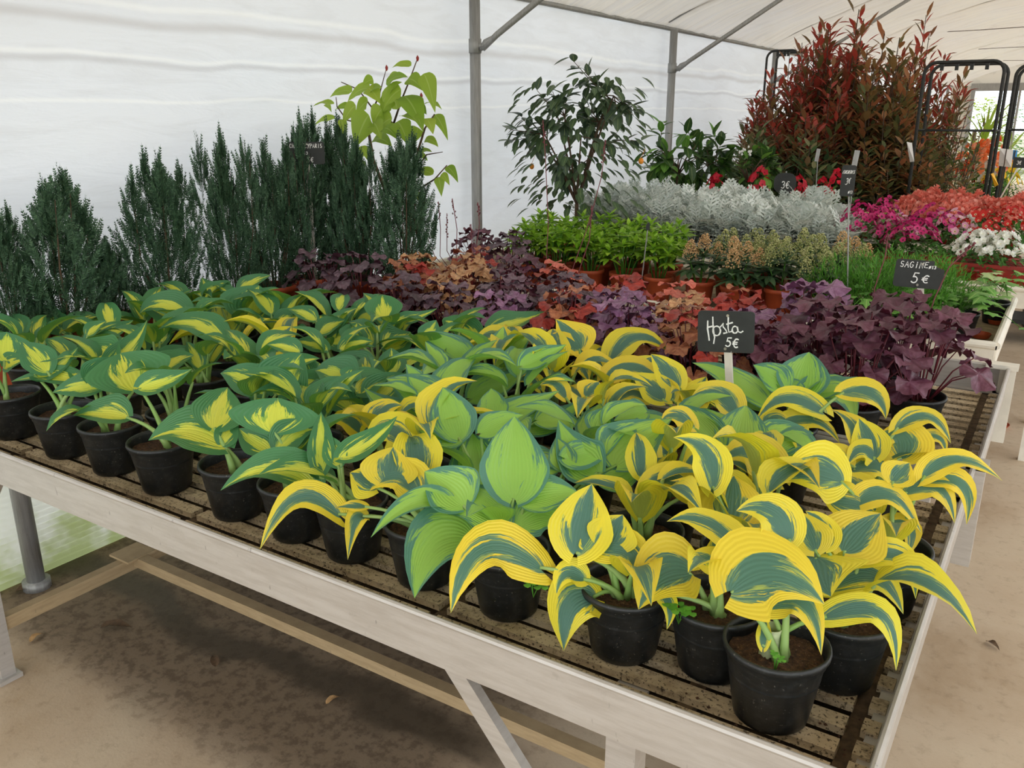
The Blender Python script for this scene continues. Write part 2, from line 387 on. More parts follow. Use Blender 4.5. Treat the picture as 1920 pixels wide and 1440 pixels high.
# far gable with its wide doorway, beyond it the bright outside
def gable(n0):
    mb = MB(); xa, xb, dz = -2.35, 2.6, 2.2
    mb.box((XW, Y1 - .01, 0), (xa, Y1 + .01, EZ)); mb.box((xb, Y1 - .01, 0), (XE, Y1 + .01, EZ))
    pts = [XW + (XE - XW) * i / 40 for i in range(41)]
    V = [(x, Y1, EZ - .02) for x in pts] + [(x, Y1, roofz(x)) for x in pts]
    mb.add(V, [(i, i + 1, 42 + i, 41 + i) for i in range(40)])
    struct('wall_back', mb.me('wall_back', 'rooffilm'))
    mb = MB(); mb.box((xa - .1, Y1 - .12, dz - .12), (xb + .1, Y1 - .02, dz + .05)); mb.box((xa - .08, Y1 - .1, 0), (xa, Y1 - .02, dz)); mb.box((xb, Y1 - .1, 0), (xb + .08, Y1 - .02, dz))
    mb.box((xa + .9, Y1 - .1, 0), (xa + .95, Y1 - .03, dz))
    struct('door_1', mb.me('door_frame', 'steel'))
gable(0)
for k, y in enumerate(HOOPS):                     # wall posts with their knee braces, roof hoops and tie wires
    t = thing('support_post', 'round galvanised wall post with knee brace and roof hoop, ' + ['behind the camera', 'half hidden behind the left end of the near bench', 'left of the kumquat bush', 'behind the broad-leaved citrus', 'at the left edge of the red photinias'][k] if k < 5 else 'galvanised wall post with roof hoop hidden behind the photinias', 'post', (XW + .1, y, 0), 'greenhouse wall posts')
    t['kind'] = 'structure'
    mb = MB(); mb.tube([(0, 0, -.01), (0, 0, EZ - .02)], .029, 16); mb.tube([(0, 0, .0), (0, 0, .03)], .045, 14); mb.obj('post', 'steel', t, smooth=True)
    mb = MB(); mb.tube([(0, 0, 1.86), (0, 0, 1.93)], .034, 14); mb.tube([(.0, 0, 1.895), (.05, 0, 1.895)], .014, 8); mb.obj('clamp', 'steel', t, smooth=True)
    xb = 1.35; zb = roofz(XW + .1 + xb) - .06
    mb = MB(); mb.tube([(.035, 0, 1.875), (.07, 0, 1.91), (.12, 0, 1.93)], [.011, .019, .015], 8)
    mb.tube([(.05, 0, 1.88), (.14, 0, 1.945), (xb, 0, zb)], [.015, .016, .016], 10); mb.obj('brace', 'steel', t, smooth=True) if k < 5 else None
    mb = MB(); mb.tube([(x - XW - .1, 0, roofz(x) + .022) for x in np.linspace(XW + .05, XE - .05, 40)], .017, 8); mb.obj('hoop', 'steel', t, smooth=True)
for k in range(4):
    y = 9.3 + k * 4.0; mb = MB(); z = roofz(-1.5) - .10
    mb.tube([(x, y + .02 * math.sin(x * 3 + k), z + .012 * math.sin(x * 2.2 + k * 2)) for x in np.linspace(-1.75, 4.1, 30)], .0045, 5)
    o = mb.obj('tie_wire', 'twig', None, smooth=True); tag(o, 'thin dark wire strung across under the roof film', 'wire', 'tie wires under the roof', 'structure')

# ================================================================== benches
def ordn(i): return ['first', 'second', 'third', 'fourth', 'fifth', 'sixth', 'seventh', 'eighth', 'ninth', 'tenth', 'eleventh', 'twelfth', 'thirteenth', 'fourteenth', 'fifteenth', 'sixteenth'][i]
slatcache = {}
def slat_me(L, w=.030):
    k = (round(L, 3), w)
    if k not in slatcache:
        mb = MB(); mb.box((-L / 2, -w / 2, -.012), (L / 2, w / 2, 0)); me = mb.me('slat', 'slat')
        slatcache[k] = me
    return slatcache[k]
def rail(t, p, q, out, name='rail', zt=.83, zb=.75, lip=.018, mat='alu'):
    """upright aluminium strip with a rounded outward lip on top"""
    mb = MB(); p = np.array(p, float); q = np.array(q, float); out = np.array(out, float)
    a = lambda e, o, z: tuple(e + out * o + np.array([0, 0, z]))
    for (o0, z0), (o1, z1), th in (((0, zb), (0, zt), .004),):
        mb.add([a(e, o, z) for e in (p, q) for o in (-.003, .003) for z in (zb, zt)], BOXF)
    mb.tube([p + out * .002 + (0, 0, zt), q + out * .002 + (0, 0, zt)], .0055, 8)
    mb.add([a(e, o, z) for e in (p, q) for o in (-.03, 0) for z in (zb, zb + .004)], BOXF)
    return mb.obj(name, mat, t)
def bench(name, label, x0, x1, y0, y1, zt=.83, zs=.76, slats=True, mat='alu', legs=(), panels=4, pitch=.0535):
    t = thing(name, label, 'bench', (0, 0, 0))
    rail(t, (x0, y0, 0), (x1, y0, 0), (0, -1, 0), 'front_rail', zt, zs - .01, mat=mat)
    rail(t, (x0, y1, 0), (x1, y1, 0), (0, 1, 0), 'back_rail', zt, zs - .01, mat=mat)
    rail(t, (x1, y0, 0), (x1, y1, 0), (1, 0, 0), 'side_rail', zt, zs - .01, mat=mat)
    rail(t, (x0, y0, 0), (x0, y1, 0), (-1, 0, 0), 'side_rail', zt, zs - .01, mat=mat)
    if slats:
        n = int((y1 - y0 - .03) / pitch); xe = x1 - .045; edge = [x0 + .02 + (xe - x0 - .02) * i / panels for i in range(panels + 1)]
        for i in range(n):
            y = y0 + .03 + pitch * i
            for j in range(panels):
                L = edge[j + 1] - edge[j] - .018
                o = link('slat', slat_me(L), t, ((edge[j] + edge[j + 1]) / 2 - .002, y + R.uniform(-.001, .001), zs + R.uniform(-.001, .001)))
            o = link('slat', slat_me(.022), t, (x1 - .026, y + R.uniform(-.006, .006) + .012, zs - .001))
        mb = MB()
        for j in range(panels * 3 + 1):
            x = x0 + .02 + (xe - x0 - .02) * j / (panels * 3); mb.box((x - .012, y0 + .055, zs - .030), (x + .012, y1 - .02, zs - .0125))
        mb.box((x1 - .05, y0 + .006, zs - .018), (x1 - .003, y1 - .006, zs - .0141)); mb.obj('cross_bar', 'grime', t)
        mb = MB(); mb.box((x0 + .004, y0 + .05, zs - .034), (x1 - .004, y1 - .02, zs - .0305)); mb.obj('gap_darkening_sheet', 'grime', t)  # sheet added below the slats to block light and keep their gaps dark
        for fx in (x0 + .3, (x0 + x1) / 2, x1 - .2): pass
    for lx, ly in legs:
        mb = MB(); mb.box((lx - .024, ly - .02, 0.012), (lx + .024, ly + .02, zs - .015)); mb.box((lx - .036, ly - .032, 0), (lx + .036, ly + .032, .013)); mb.obj('leg', 'alu', t)
    return t
BX1 = -.088
b1 = bench('plant_bench', 'long slatted aluminium bench in front, full of potted hostas', -2.74, BX1, .88, 1.968, legs=[(-2.37, .985), (-.43, .985), (-2.37, 1.88), (-.43, 1.88)])
for sx, s in ((-2.37, 1), (-.43, -1)):
    for yy in (.94, 1.92):
        mb = MB(); mb.bar((sx + s * .31, yy, .742), (sx + s * .02, yy, .40), .032, .018, (0, 1, 0)); mb.box((sx + s * .29 - .03, yy - .012, .725), (sx + s * .29 + .03, yy + .012, .752)); mb.obj('brace', 'alu', b1)
    mb = MB(); mb.box((sx - .016, 1.0, .15), (sx + .016, 1.87, .19)); mb.obj('cross_bar', 'beige_steel', b1)
mb = MB(); mb.bar((-2.354, 1.43, .178), (-.446, 1.43, .178), .034, .034); mb.obj('long_bar', 'beige_steel', b1)
mb = MB(); mb.box((-2.43, 1.38, .19), (-2.33, 1.48, .197)); mb.obj('bracket', 'beige_steel', b1)
mb = MB(); mb.box((BX1 - .012, 1.955, .60), (BX1 + .026, 1.99, .84)); mb.box((BX1 - .03, 1.955, .826), (BX1 + .03, 1.995, .842)); mb.obj('corner_post', 'alu', b1)
b2 = bench('plant_bench', 'second slatted bench of purple and caramel heucheras, right behind the hostas', -2.74, BX1 + .008, 2.0, 2.865, legs=[(-2.3, 2.1), (-.25, 2.8), (-.25, 2.1)])
mb = MB(); mb.box((BX1 - .012, 2.845, .60), (BX1 + .03, 2.875, .838)); mb.box((BX1 - .05, 2.835, .829), (BX1 + .035, 2.88, .842)); mb.obj('corner_post', 'white_plastic', b2)
def tray(label, x0, x1, y0, y1, z=.76, zt=.835, floor=True):
    t = thing('plant_tray', label, 'tray bench', (0, 0, 0))
    for nm, a, b in (('front_rail', (x0, y0), (x1, y0)), ('back_rail', (x0, y1), (x1, y1)), ('side_rail', (x1, y0), (x1, y1)), ('side_rail', (x0, y0), (x0, y1))):
        mb = MB(); mb.tube([(a[0], a[1], zt - .01), (b[0], b[1], zt - .01)], .014, 10)
        p = np.array([a[0], a[1], 0.]); q = np.array([b[0], b[1], 0.]); d = nrm(q - p); o = np.array([d[1], -d[0], 0]) * .004
        mb.add([tuple(e + oo + np.array([0, 0, zz])) for e in (p, q) for oo in (-o, o) for zz in (z - .02, zt - .01)], BOXF); mb.obj(nm, 'white_plastic', t)
    mb = MB(); mb.box((x0 + .01, y0 + .01, z - .02), (x1 - .01, y1 - .01, z)); mb.obj('tray_floor', 'sand', t)
    for lx, ly in ((x0 + .3, y0 + .15), (x1 - .25, y0 + .15), (x0 + .3, y1 - .1), (x1 - .25, y1 - .1)):
        mb = MB(); mb.box((lx - .02, ly - .02, 0), (lx + .02, ly + .02, z - .02)); mb.obj('leg', 'white_plastic', t)
    return t
tray('white-edged tray bench of skimmias and ivy with an empty gritty corner', -2.7, -.135, 3.15, 4.02)
tray('white-edged bench of silver foliage and red flower troughs, fourth from the front', -2.7, .25, 4.3, 5.15)
tray('far white-edged bench of coral begonias behind the red troughs', -2.7, .3, 5.5, 6.4)

# ================================================================== price signs
def arc(cx, cy, rx, ry, a0, a1, n=10): return [(cx + rx * math.cos(math.radians(a0 + (a1 - a0) * i / n)), cy + ry * math.sin(math.radians(a0 + (a1 - a0) * i / n))) for i in range(n + 1)]
G = {  # hand-drawn capitals in a unit cell: lists of strokes
 'S': [arc(.5, .73, .34, .25, 40, 270) + arc(.5, .27, .36, .24, 90, -150)], 'A': [[(.05, 0), (.5, 1), (.95, 0)], [(.25, .38), (.78, .38)]],
 'G': [arc(.5, .5, .45, .5, 50, 330) + [(.9, .45), (.55, .45)]], 'I': [[(.5, .0), (.5, .72)], [(.5, .92), (.5, .98)]], 'N': [[(.08, 0), (.12, 1), (.85, 0), (.92, 1)]],
 'E': [[(.9, 1), (.12, .95), (.1, .02), (.92, .04)], [(.1, .52), (.75, .54)]], 'U': [[(.08, 1), (.1, .3)] + arc(.5, .3, .4, .3, 180, 360) + [(.9, 1)]],
 'C': [arc(.55, .5, .45, .5, 50, 310)], 'H': [[(.1, 0), (.12, 1)], [(.88, 1), (.9, 0)], [(.1, .5), (.9, .5)]], 'R': [[(.1, 0), (.1, 1)] + arc(.4, .75, .4, .25, 90, -90) + [(.9, 0)]],
 'M': [[(.02, 0), (.15, 1), (.5, .3), (.85, 1), (.98, 0)]], 'Y': [[(.05, 1), (.5, .5)], [(.95, 1), (.3, -.1)]], 'P': [[(.15, -.1), (.15, 1)] + arc(.45, .75, .42, .25, 90, -90) + [(.15, .5)]],
 '1': [[(.3, .75), (.6, 1), (.58, 0)]], '3': [arc(.4, .75, .38, .25, 150, -90) + arc(.4, .26, .45, .27, 90, -140)],
 '5': [[(.9, 1), (.3, 1), (.2, .55)] + arc(.42, .32, .45, .32, 100, -140)], '0': [arc(.5, .5, .4, .5, 0, 360, 16)],
 'e': [arc(.6, .5, .45, .5, 60, 300), [(0, .62), (.7, .62)], [(0, .4), (.65, .4)]], 'o': [arc(.5, .4, .4, .35, 0, 360, 14), [(.1, -.05), (.9, .9)]], ' ': [], '.': [[(.4, 0), (.45, .04)]], "'": [[(.5, 1), (.45, .7)]],
 'L': [[(.15, 1), (.12, 0), (.85, .02)]], 'x': [[(.1, 0), (.9, .8)], [(.1, .8), (.9, 0)]]}
def write(mb, txt, x, y, h, w=None, gap=.25, lw=.0028, z=.0042, slant=.08, jit=.04):
    w = w or h * .62
    for ch in txt:
        for st in G[ch]:
            P = [(x + px * w + slant * py * h + R.uniform(-jit, jit) * w * .3, z + R.uniform(0, .0003), y + py * h + R.uniform(-jit, jit) * h * .3) for px, py in st]
            ribbon(mb, P, lw)
        x += w * (1 + gap) * (1 if ch != ' ' else .7)
    return x
def ribbon(mb, P, lw):
    P = [np.array((p[0], -p[1], p[2])) for p in P]; V = []; k = len(P)
    for i in range(k):
        d = P[min(i + 1, k - 1)] - P[max(i - 1, 0)]; d = nrm((d[0], 0, d[2])); s = np.array((-d[2], 0, d[0])) * lw / 2 * R.uniform(.75, 1.2)
        if i == 0: P[i] = P[i] - d * lw * .4
        if i == k - 1: P[i] = P[i] + d * lw * .4
        V += [P[i] - s, P[i] + s, P[i] - s + (0, .0008, 0), P[i] + s + (0, .0008, 0)]
    F = []
    for i in range(k - 1):
        a = 4 * i; b = a + 4; F += [(a, a + 1, b + 1, b), (a + 2, b + 2, b + 3, a + 3), (a, b, b + 2, a + 2), (a + 1, a + 3, b + 3, b + 1)]
    F += [(0, 2, 3, 1), (4 * k - 4, 4 * k - 3, 4 * k - 1, 4 * k - 2)]
    mb.add(V, F)
def board_outline(w, h, r=.008, cut=None):
    P = []
    for cx, cy, a in ((w / 2 - r, h / 2 - r, 0), (-w / 2 + r, h / 2 - r, 90), (-w / 2 + r, -h / 2 + r, 180), (w / 2 - r, -h / 2 + r, 270)):
        if cut and a == 0: P += [(w / 2, h / 2 - cut[1] * 1.25), (w / 2 - cut[0], h / 2 - cut[1] * .7), (w / 2 - cut[0] * 1.02, h / 2)]; continue
        P += [(cx + r * math.cos(math.radians(a + b)), cy + r * math.sin(math.radians(a + b))) for b in (0, 30, 60, 90)]
    return P
def sign(label, top, foot, w, h, texts, ry, roll=0, stake=(.0085, .004), cut=None, bolts=True, smat='white_wood', part='stake'):
    """board centre at `top`, stake down to `foot`; text faces -Y in board space, ry turns it about Z"""
    t = thing('price_sign', label, 'sign', tuple(foot)); top = np.array(top) - np.array(foot)
    mw = Matrix.Translation(top) @ Matrix.Rotation(ry, 4, 'Z') @ Matrix.Rotation(roll, 4, 'Y')
    mb = MB(); P = board_outline(w, h, cut=cut); k = len(P)
    mb.add([(x, y, z) for y in (-.0028, .0028) for x, z in P], [tuple(range(k)), tuple(range(2 * k - 1, k - 1, -1))] + [(i, i + k, (i + 1) % k + k, (i + 1) % k) for i in range(k)])
    bo = mb.obj('board', 'board', t); bo.matrix_local = mw
    mb = MB(); texts(mb); o = mb.obj('chalk_lettering', 'chalk', bo)
    if bolts:
        for zz in (h / 2 - .009, -h / 2 + .009):
            mb = MB(); mb.tube([(0, 0, 0), (0, -.005, 0)], .0032, 10); b = mb.obj('bolt', 'bolt', bo, (0.004 if zz > 0 else 0, -.002, zz))
    f = mw.inverted() @ Vector((0, 0, 0)); tp = mw @ Vector((0, .0055, h * .35)); mb = MB()
    mb.bar((0, 0, -.0), tuple(tp), stake[0] * 2, stake[1] * 1.6, (0, 1, 0)) if stake[0] > .004 else mb.tube([(0, 0, 0), tuple(tp)], stake[0], 8)
    mb.obj(part, smat, t); return t
def t_hosta(mb):
    k = .0031
    def S(P): ribbon(mb, [(a * .1, .0036, b * .1) for a, b in P], k)
    S([(-.40, .24), (-.40, .06), (-.37, -.12), (-.36, -.20)]); S([(-.38, .1), (-.27, .13)]); S([(-.29, .33), (-.28, .12), (-.25, -.10)]); S([(-.24, -.12), (-.26, -.27)])
    S([(-.24 + a, b) for a, b in arc(.04, .02, .085, .11, 60, 420, 14)]); S([(-.13, .10), (-.05, .20), (-.06, .12), (.0, .05), (.03, -.01), (-.04, -.03)])
    S([(.05, .33), (.05, .1), (.07, 0), (.13, .02)]); S([(.02, .18), (.14, .22)]); S([(a, b) for a, b in arc(.20, .06, .06, .08, 40, 330)]); S([(.25, .12), (.27, .02), (.33, .0), (.37, .03)])
    write(mb, '5', .0, -.033, .020, .012, lw=.003, z=.0036); write(mb, 'e', .0155, -.035, .020, .013, lw=.003, z=.0036)
foot = atz(1372, 812, .85)
sign('black slate sign chalked Hosta 5 euros on a white stake among the hostas', aty(1361, 622, foot[1]), foot, .124, .094, t_hosta, YAW * .0 + math.radians(12), math.radians(-3))
def t_sag(mb):
    write(mb, 'SAGIN', -.052, .017, .016, .0098, .25, lw=.0019, z=.0036); write(mb, 'E', .0095, .019, .016, .0090, lw=.0019, z=.0036)
    write(mb, 'o13', .021, .018, .008, .005, .3, lw=.0018, z=.0036)
    write(mb, '5', -.018, -.024, .027, .017, lw=.0032, z=.0036); write(mb, 'e', .009, -.022, .020, .018, lw=.003, z=.0036)
foot = atz(1726, 735, .80)
sign('black slate sign chalked SAGINE 5 euros, top right corner broken, on a white stake', aty(1723, 514, foot[1]), foot, .124, .076, t_sag, math.radians(14), math.radians(2), cut=(.028, .018))
def t_euc(mb):
    write(mb, 'EUCHERES', -.021, .025, .011, .0040, .25, lw=.0014, z=.0036, slant=.3); write(mb, '3', -.009, -.013, .022, .007, lw=.0018, z=.0036, slant=.2); write(mb, 'e', .001, -.008, .018, .006, lw=.0018, z=.0036, slant=.2)
    write(mb, "o13", .004, -.044, .010, .004, .3, lw=.0014, z=.0036)
foot = atz(1588, 612, .80)
sign('narrow grey sign chalked EUCHERES 3 euros on a thin metal rod above the heucheras', aty(1590, 339, foot[1]), foot, .048, .108, t_euc, math.radians(16), 0, stake=(.0028, .0028), bolts=False, smat='steel', part='rod')
def t_cham(mb):
    write(mb, 'CHAMAECYPARIS', -.064, .020, .015, .0075, .3, lw=.002, z=.0036, slant=.05, jit=.1); write(mb, 'o13', -.02, -.005, .01, .007, lw=.002, z=.0036); write(mb, '5e', .0, -.034, .018, .011, lw=.002, z=.0036)
top_ = atx(575, 287, -2.56); foot = np.array([-2.56, top_[1], .78])
sign('black sign chalked CHAMAECYPARIS half buried in the dark conifers', tuple(top_), foot, .138, .085, t_cham, math.radians(40), 0)
# small unlettered markers
def marker(u0, v0, u1, v1, y, label, kind):
    p = aty(u0, v0, y); f = aty(u1, v1, y); f = p + (f - p) * (p[2] - .79) / (p[2] - f[2]); t = thing('plant_marker', label, 'marker', tuple(f)); h = p - f
    mb = MB(); mb.tube([(0, 0, 0), tuple(h)], .0025 if kind != 2 else .003, 6); mb.obj('rod', 'steel', t)
    mb = MB()
    if kind == 1: P = board_outline(.016, .03, .0075); k = len(P); mb.add([(x, y_, z) for y_ in (-.003, .003) for x, z in P], [tuple(range(k)), tuple(range(2 * k - 1, k - 1, -1))] + [(i, i + k, (i + 1) % k + k, (i + 1) % k) for i in range(k)])
    else: mb.box((-.012, -.003, -.06), (.012, .003, .02))
    o = mb.obj('holder', 'board' if kind == 1 else 'steel', t, tuple(h)); o.rotation_euler = (0, .1, .4)
marker(1215, 425, 1205, 510, 3.32, 'thin grey marker with a small oval head before the bright green skimmias', 1)
marker(1606, 290, 1584, 470, 4.4, 'thin rod with a clear plastic label sleeve behind the EUCHERES sign', 2)
marker(1534, 285, 1530, 350, 5.9, 'thin pale rod with a dark clip in front of the red photinias', 2)
# ================================================================== hostas
ZS = .76
mb = MB(); mb.lathe([(0, .002), (.046, .0), (.050, .004), (.0515, .012), (.0645, .094), (.0665, .096), (.0665, .104), (.0705, .106), (.0715, .110), (.0705, .115), (.067, .115), (.065, .108), (.0625, .09), (.061, .07)], 32)
POT = mb.me('pot', 'pot', True)
mb = MB(); mb.disc(.0625, .0, 26, rings=5, rough=.004); SOIL = mb.me('soil', 'soil', True)
def potted(t, mat=None, s=1.0, sz=1.0, pot=None):
    p = link('pot', pot or POT, t); p.scale = (s, s, sz); p.rotation_euler = (R.uniform(-.012, .012), R.uniform(-.012, .012), R.uniform(0, 6))
    so = link('soil', SOIL, t, (0, 0, .093 * sz)); so.scale = (s, s, 1); so.rotation_euler.z = R.uniform(0, 6); return p
def bez(a, m, b, t): c = 2 * m - .5 * (a + b); return a * (1 - t) ** 2 + c * 2 * t * (1 - t) + b * t * t
def hosta_blade(b, m, t, W, nh, fold=.16, lobe=.10, ns=5, nt=14, ruf=.02, twist=0.0, cup=.0, base0=.13):
    """leaf blade round a curved midrib; pointed tip, heart-shaped base, edges lifted to a shallow gutter"""
    b, m, t = (np.array(x, float) for x in (b, m, t)); L = np.linalg.norm(m - b) + np.linalg.norm(t - m); V = []; U = []; ph = R.uniform(0, 6)
    for i in range(nt + 1):
        q = (i / nt) ** 1.35; p = bez(b, m, t, q); e = 1e-3
        d = nrm(bez(b, m, t, min(1, q + e)) - bez(b, m, t, max(0, q - e)))
        n = nh - d * (nh @ d); n = nrm(n); s0 = np.cross(d, n); tw = twist * q
        sd = s0 * math.cos(tw) + n * math.sin(tw); n = n * math.cos(tw) - s0 * math.sin(tw)
        w = (math.sqrt(max(0, 1 - (1 - q / .30) ** 2)) if q < .30 else 1) * (1 - (max(0, q - .30) / .70) ** 1.25) ** .95 * (1 - .10 * (q > .8) * (q - .8) / .2)
        w = w if i < nt else 0.0; w = max(w, .0)
        back = (1 - q) ** 5 * lobe * L
        for j in range(-ns, ns + 1):
            s = j / ns; a = abs(s)
            if i == 0: w0 = base0
            else: w0 = max(w, 0)
            x = s * w0 * W / 2; up = fold * a ** 1.4 * w0 * W / 2 * 2 * .6 - cup * a * a * w0 * W / 2
            up += ruf * L * a * a * math.sin(q * 11 + ph + (1.7 if s > 0 else 0)) * min(1, w0 * 1.5)
            V.append(p + sd * x + n * up - d * back * (a ** 1.6)); U.append((s / 2 + .5, q))
    k = 2 * ns + 1; F = np.array([(i * k + j, i * k + j + 1, (i + 1) * k + j + 1, (i + 1) * k + j) for i in range(nt) for j in range(k - 1)])
    return np.array(V), F, np.array(U)
VAR = {'A': ('hA', 'dark green hosta flamed yellow'), 'B': ('hB', 'lime-green hosta with bluish edges'), 'C': ('hC', 'blue-green hosta edged in yellow')}
rows = [
 (1.06, [(-2.2, 'A'), (-1.97, 'A'), (-1.777, 'A'), (-1.59, 'A'), (-1.357, 'A'), (-1.182, 'A'), (-1.036, 'A'), (-.865, 'C'), (-.687, 'B'), (-.475, 'C'), (-.343, 'C', 1.09), (-.238, 'C', 1.03), (-.18, 'C', 1.165)]),
 (1.24, [(-2.42, 'A'), (-2.19, 'A'), (-1.98, 'A', 1.205), (-1.727, 'A', 1.20), (-1.5, 'A'), (-1.32, 'A'), (-1.17, 'C', 1.30), (-1.02, 'C'), (-.87, 'B'), (-.70, 'B'), (-.53, 'C'), (-.36, 'C', 1.27)]),
 (1.42, [(-2.5, 'A'), (-2.3, 'A'), (-2.1, 'A'), (-1.9, 'A'), (-1.7, 'A'), (-1.5, 'A'), (-1.3, 'A'), (-1.12, 'B'), (-.93, 'B'), (-.74, 'B'), (-.56, 'C'), (-.37, 'C'), (-.165, 'C', 1.40)]),
 (1.60, [(-2.38, 'A'), (-2.2, 'A'), (-2.0, 'C'), (-1.8, 'C'), (-1.6, 'A'), (-1.4, 'A'), (-1.2, 'B'), (-1.01, 'B'), (-.82, 'C'), (-.64, 'B'), (-.46, 'B'), (-.24, 'C', 1.66)]),
 (1.78, [(-2.4, 'A'), (-2.2, 'A'), (-2.0, 'A'), (-1.8, 'A'), (-1.6, 'A'), (-1.4, 'A'), (-1.2, 'B'), (-1.01, 'C'), (-.82, 'C'), (-.65, 'C'), (-.43, 'C', 1.73)]),
 (1.895, [(-2.3, 'A'), (-2.08, 'A'), (-1.86, 'A'), (-1.64, 'A'), (-1.42, 'A'), (-1.21, 'C'), (-.98, 'C'), (-.47, 'B', 1.89)]),
]
RN = ['front', 'second', 'third', 'fourth', 'fifth', 'back']
plants = []
for ri, (y, row) in enumerate(rows):
    for ci, e in enumerate(row):
        yy = e[2] if len(e) > 2 else y
        where = f"{ordn(ci)} pot from the left in {RN[ri]} row"
        if (ri, ci) == (0, 11): where = 'the lone front corner pot showing bare soil and clover'
        if (ri, ci) == (0, 12): where = 'just behind the front corner pot'
        t = thing('hosta', f"{VAR[e[1]][1]}, {where}", 'hosta', (e[0], yy, ZS), 'potted hostas on the front bench'); 
        potted(t, s=R.uniform(.97, 1.02)); plants.append(dict(t=t, v=e[1], x=e[0], y=yy, c=np.array([e[0], yy, ZS + .1]), n=0, leaves=[]))
for p in plants: p['px'] = proj(p['c'] + (0, 0, .06))
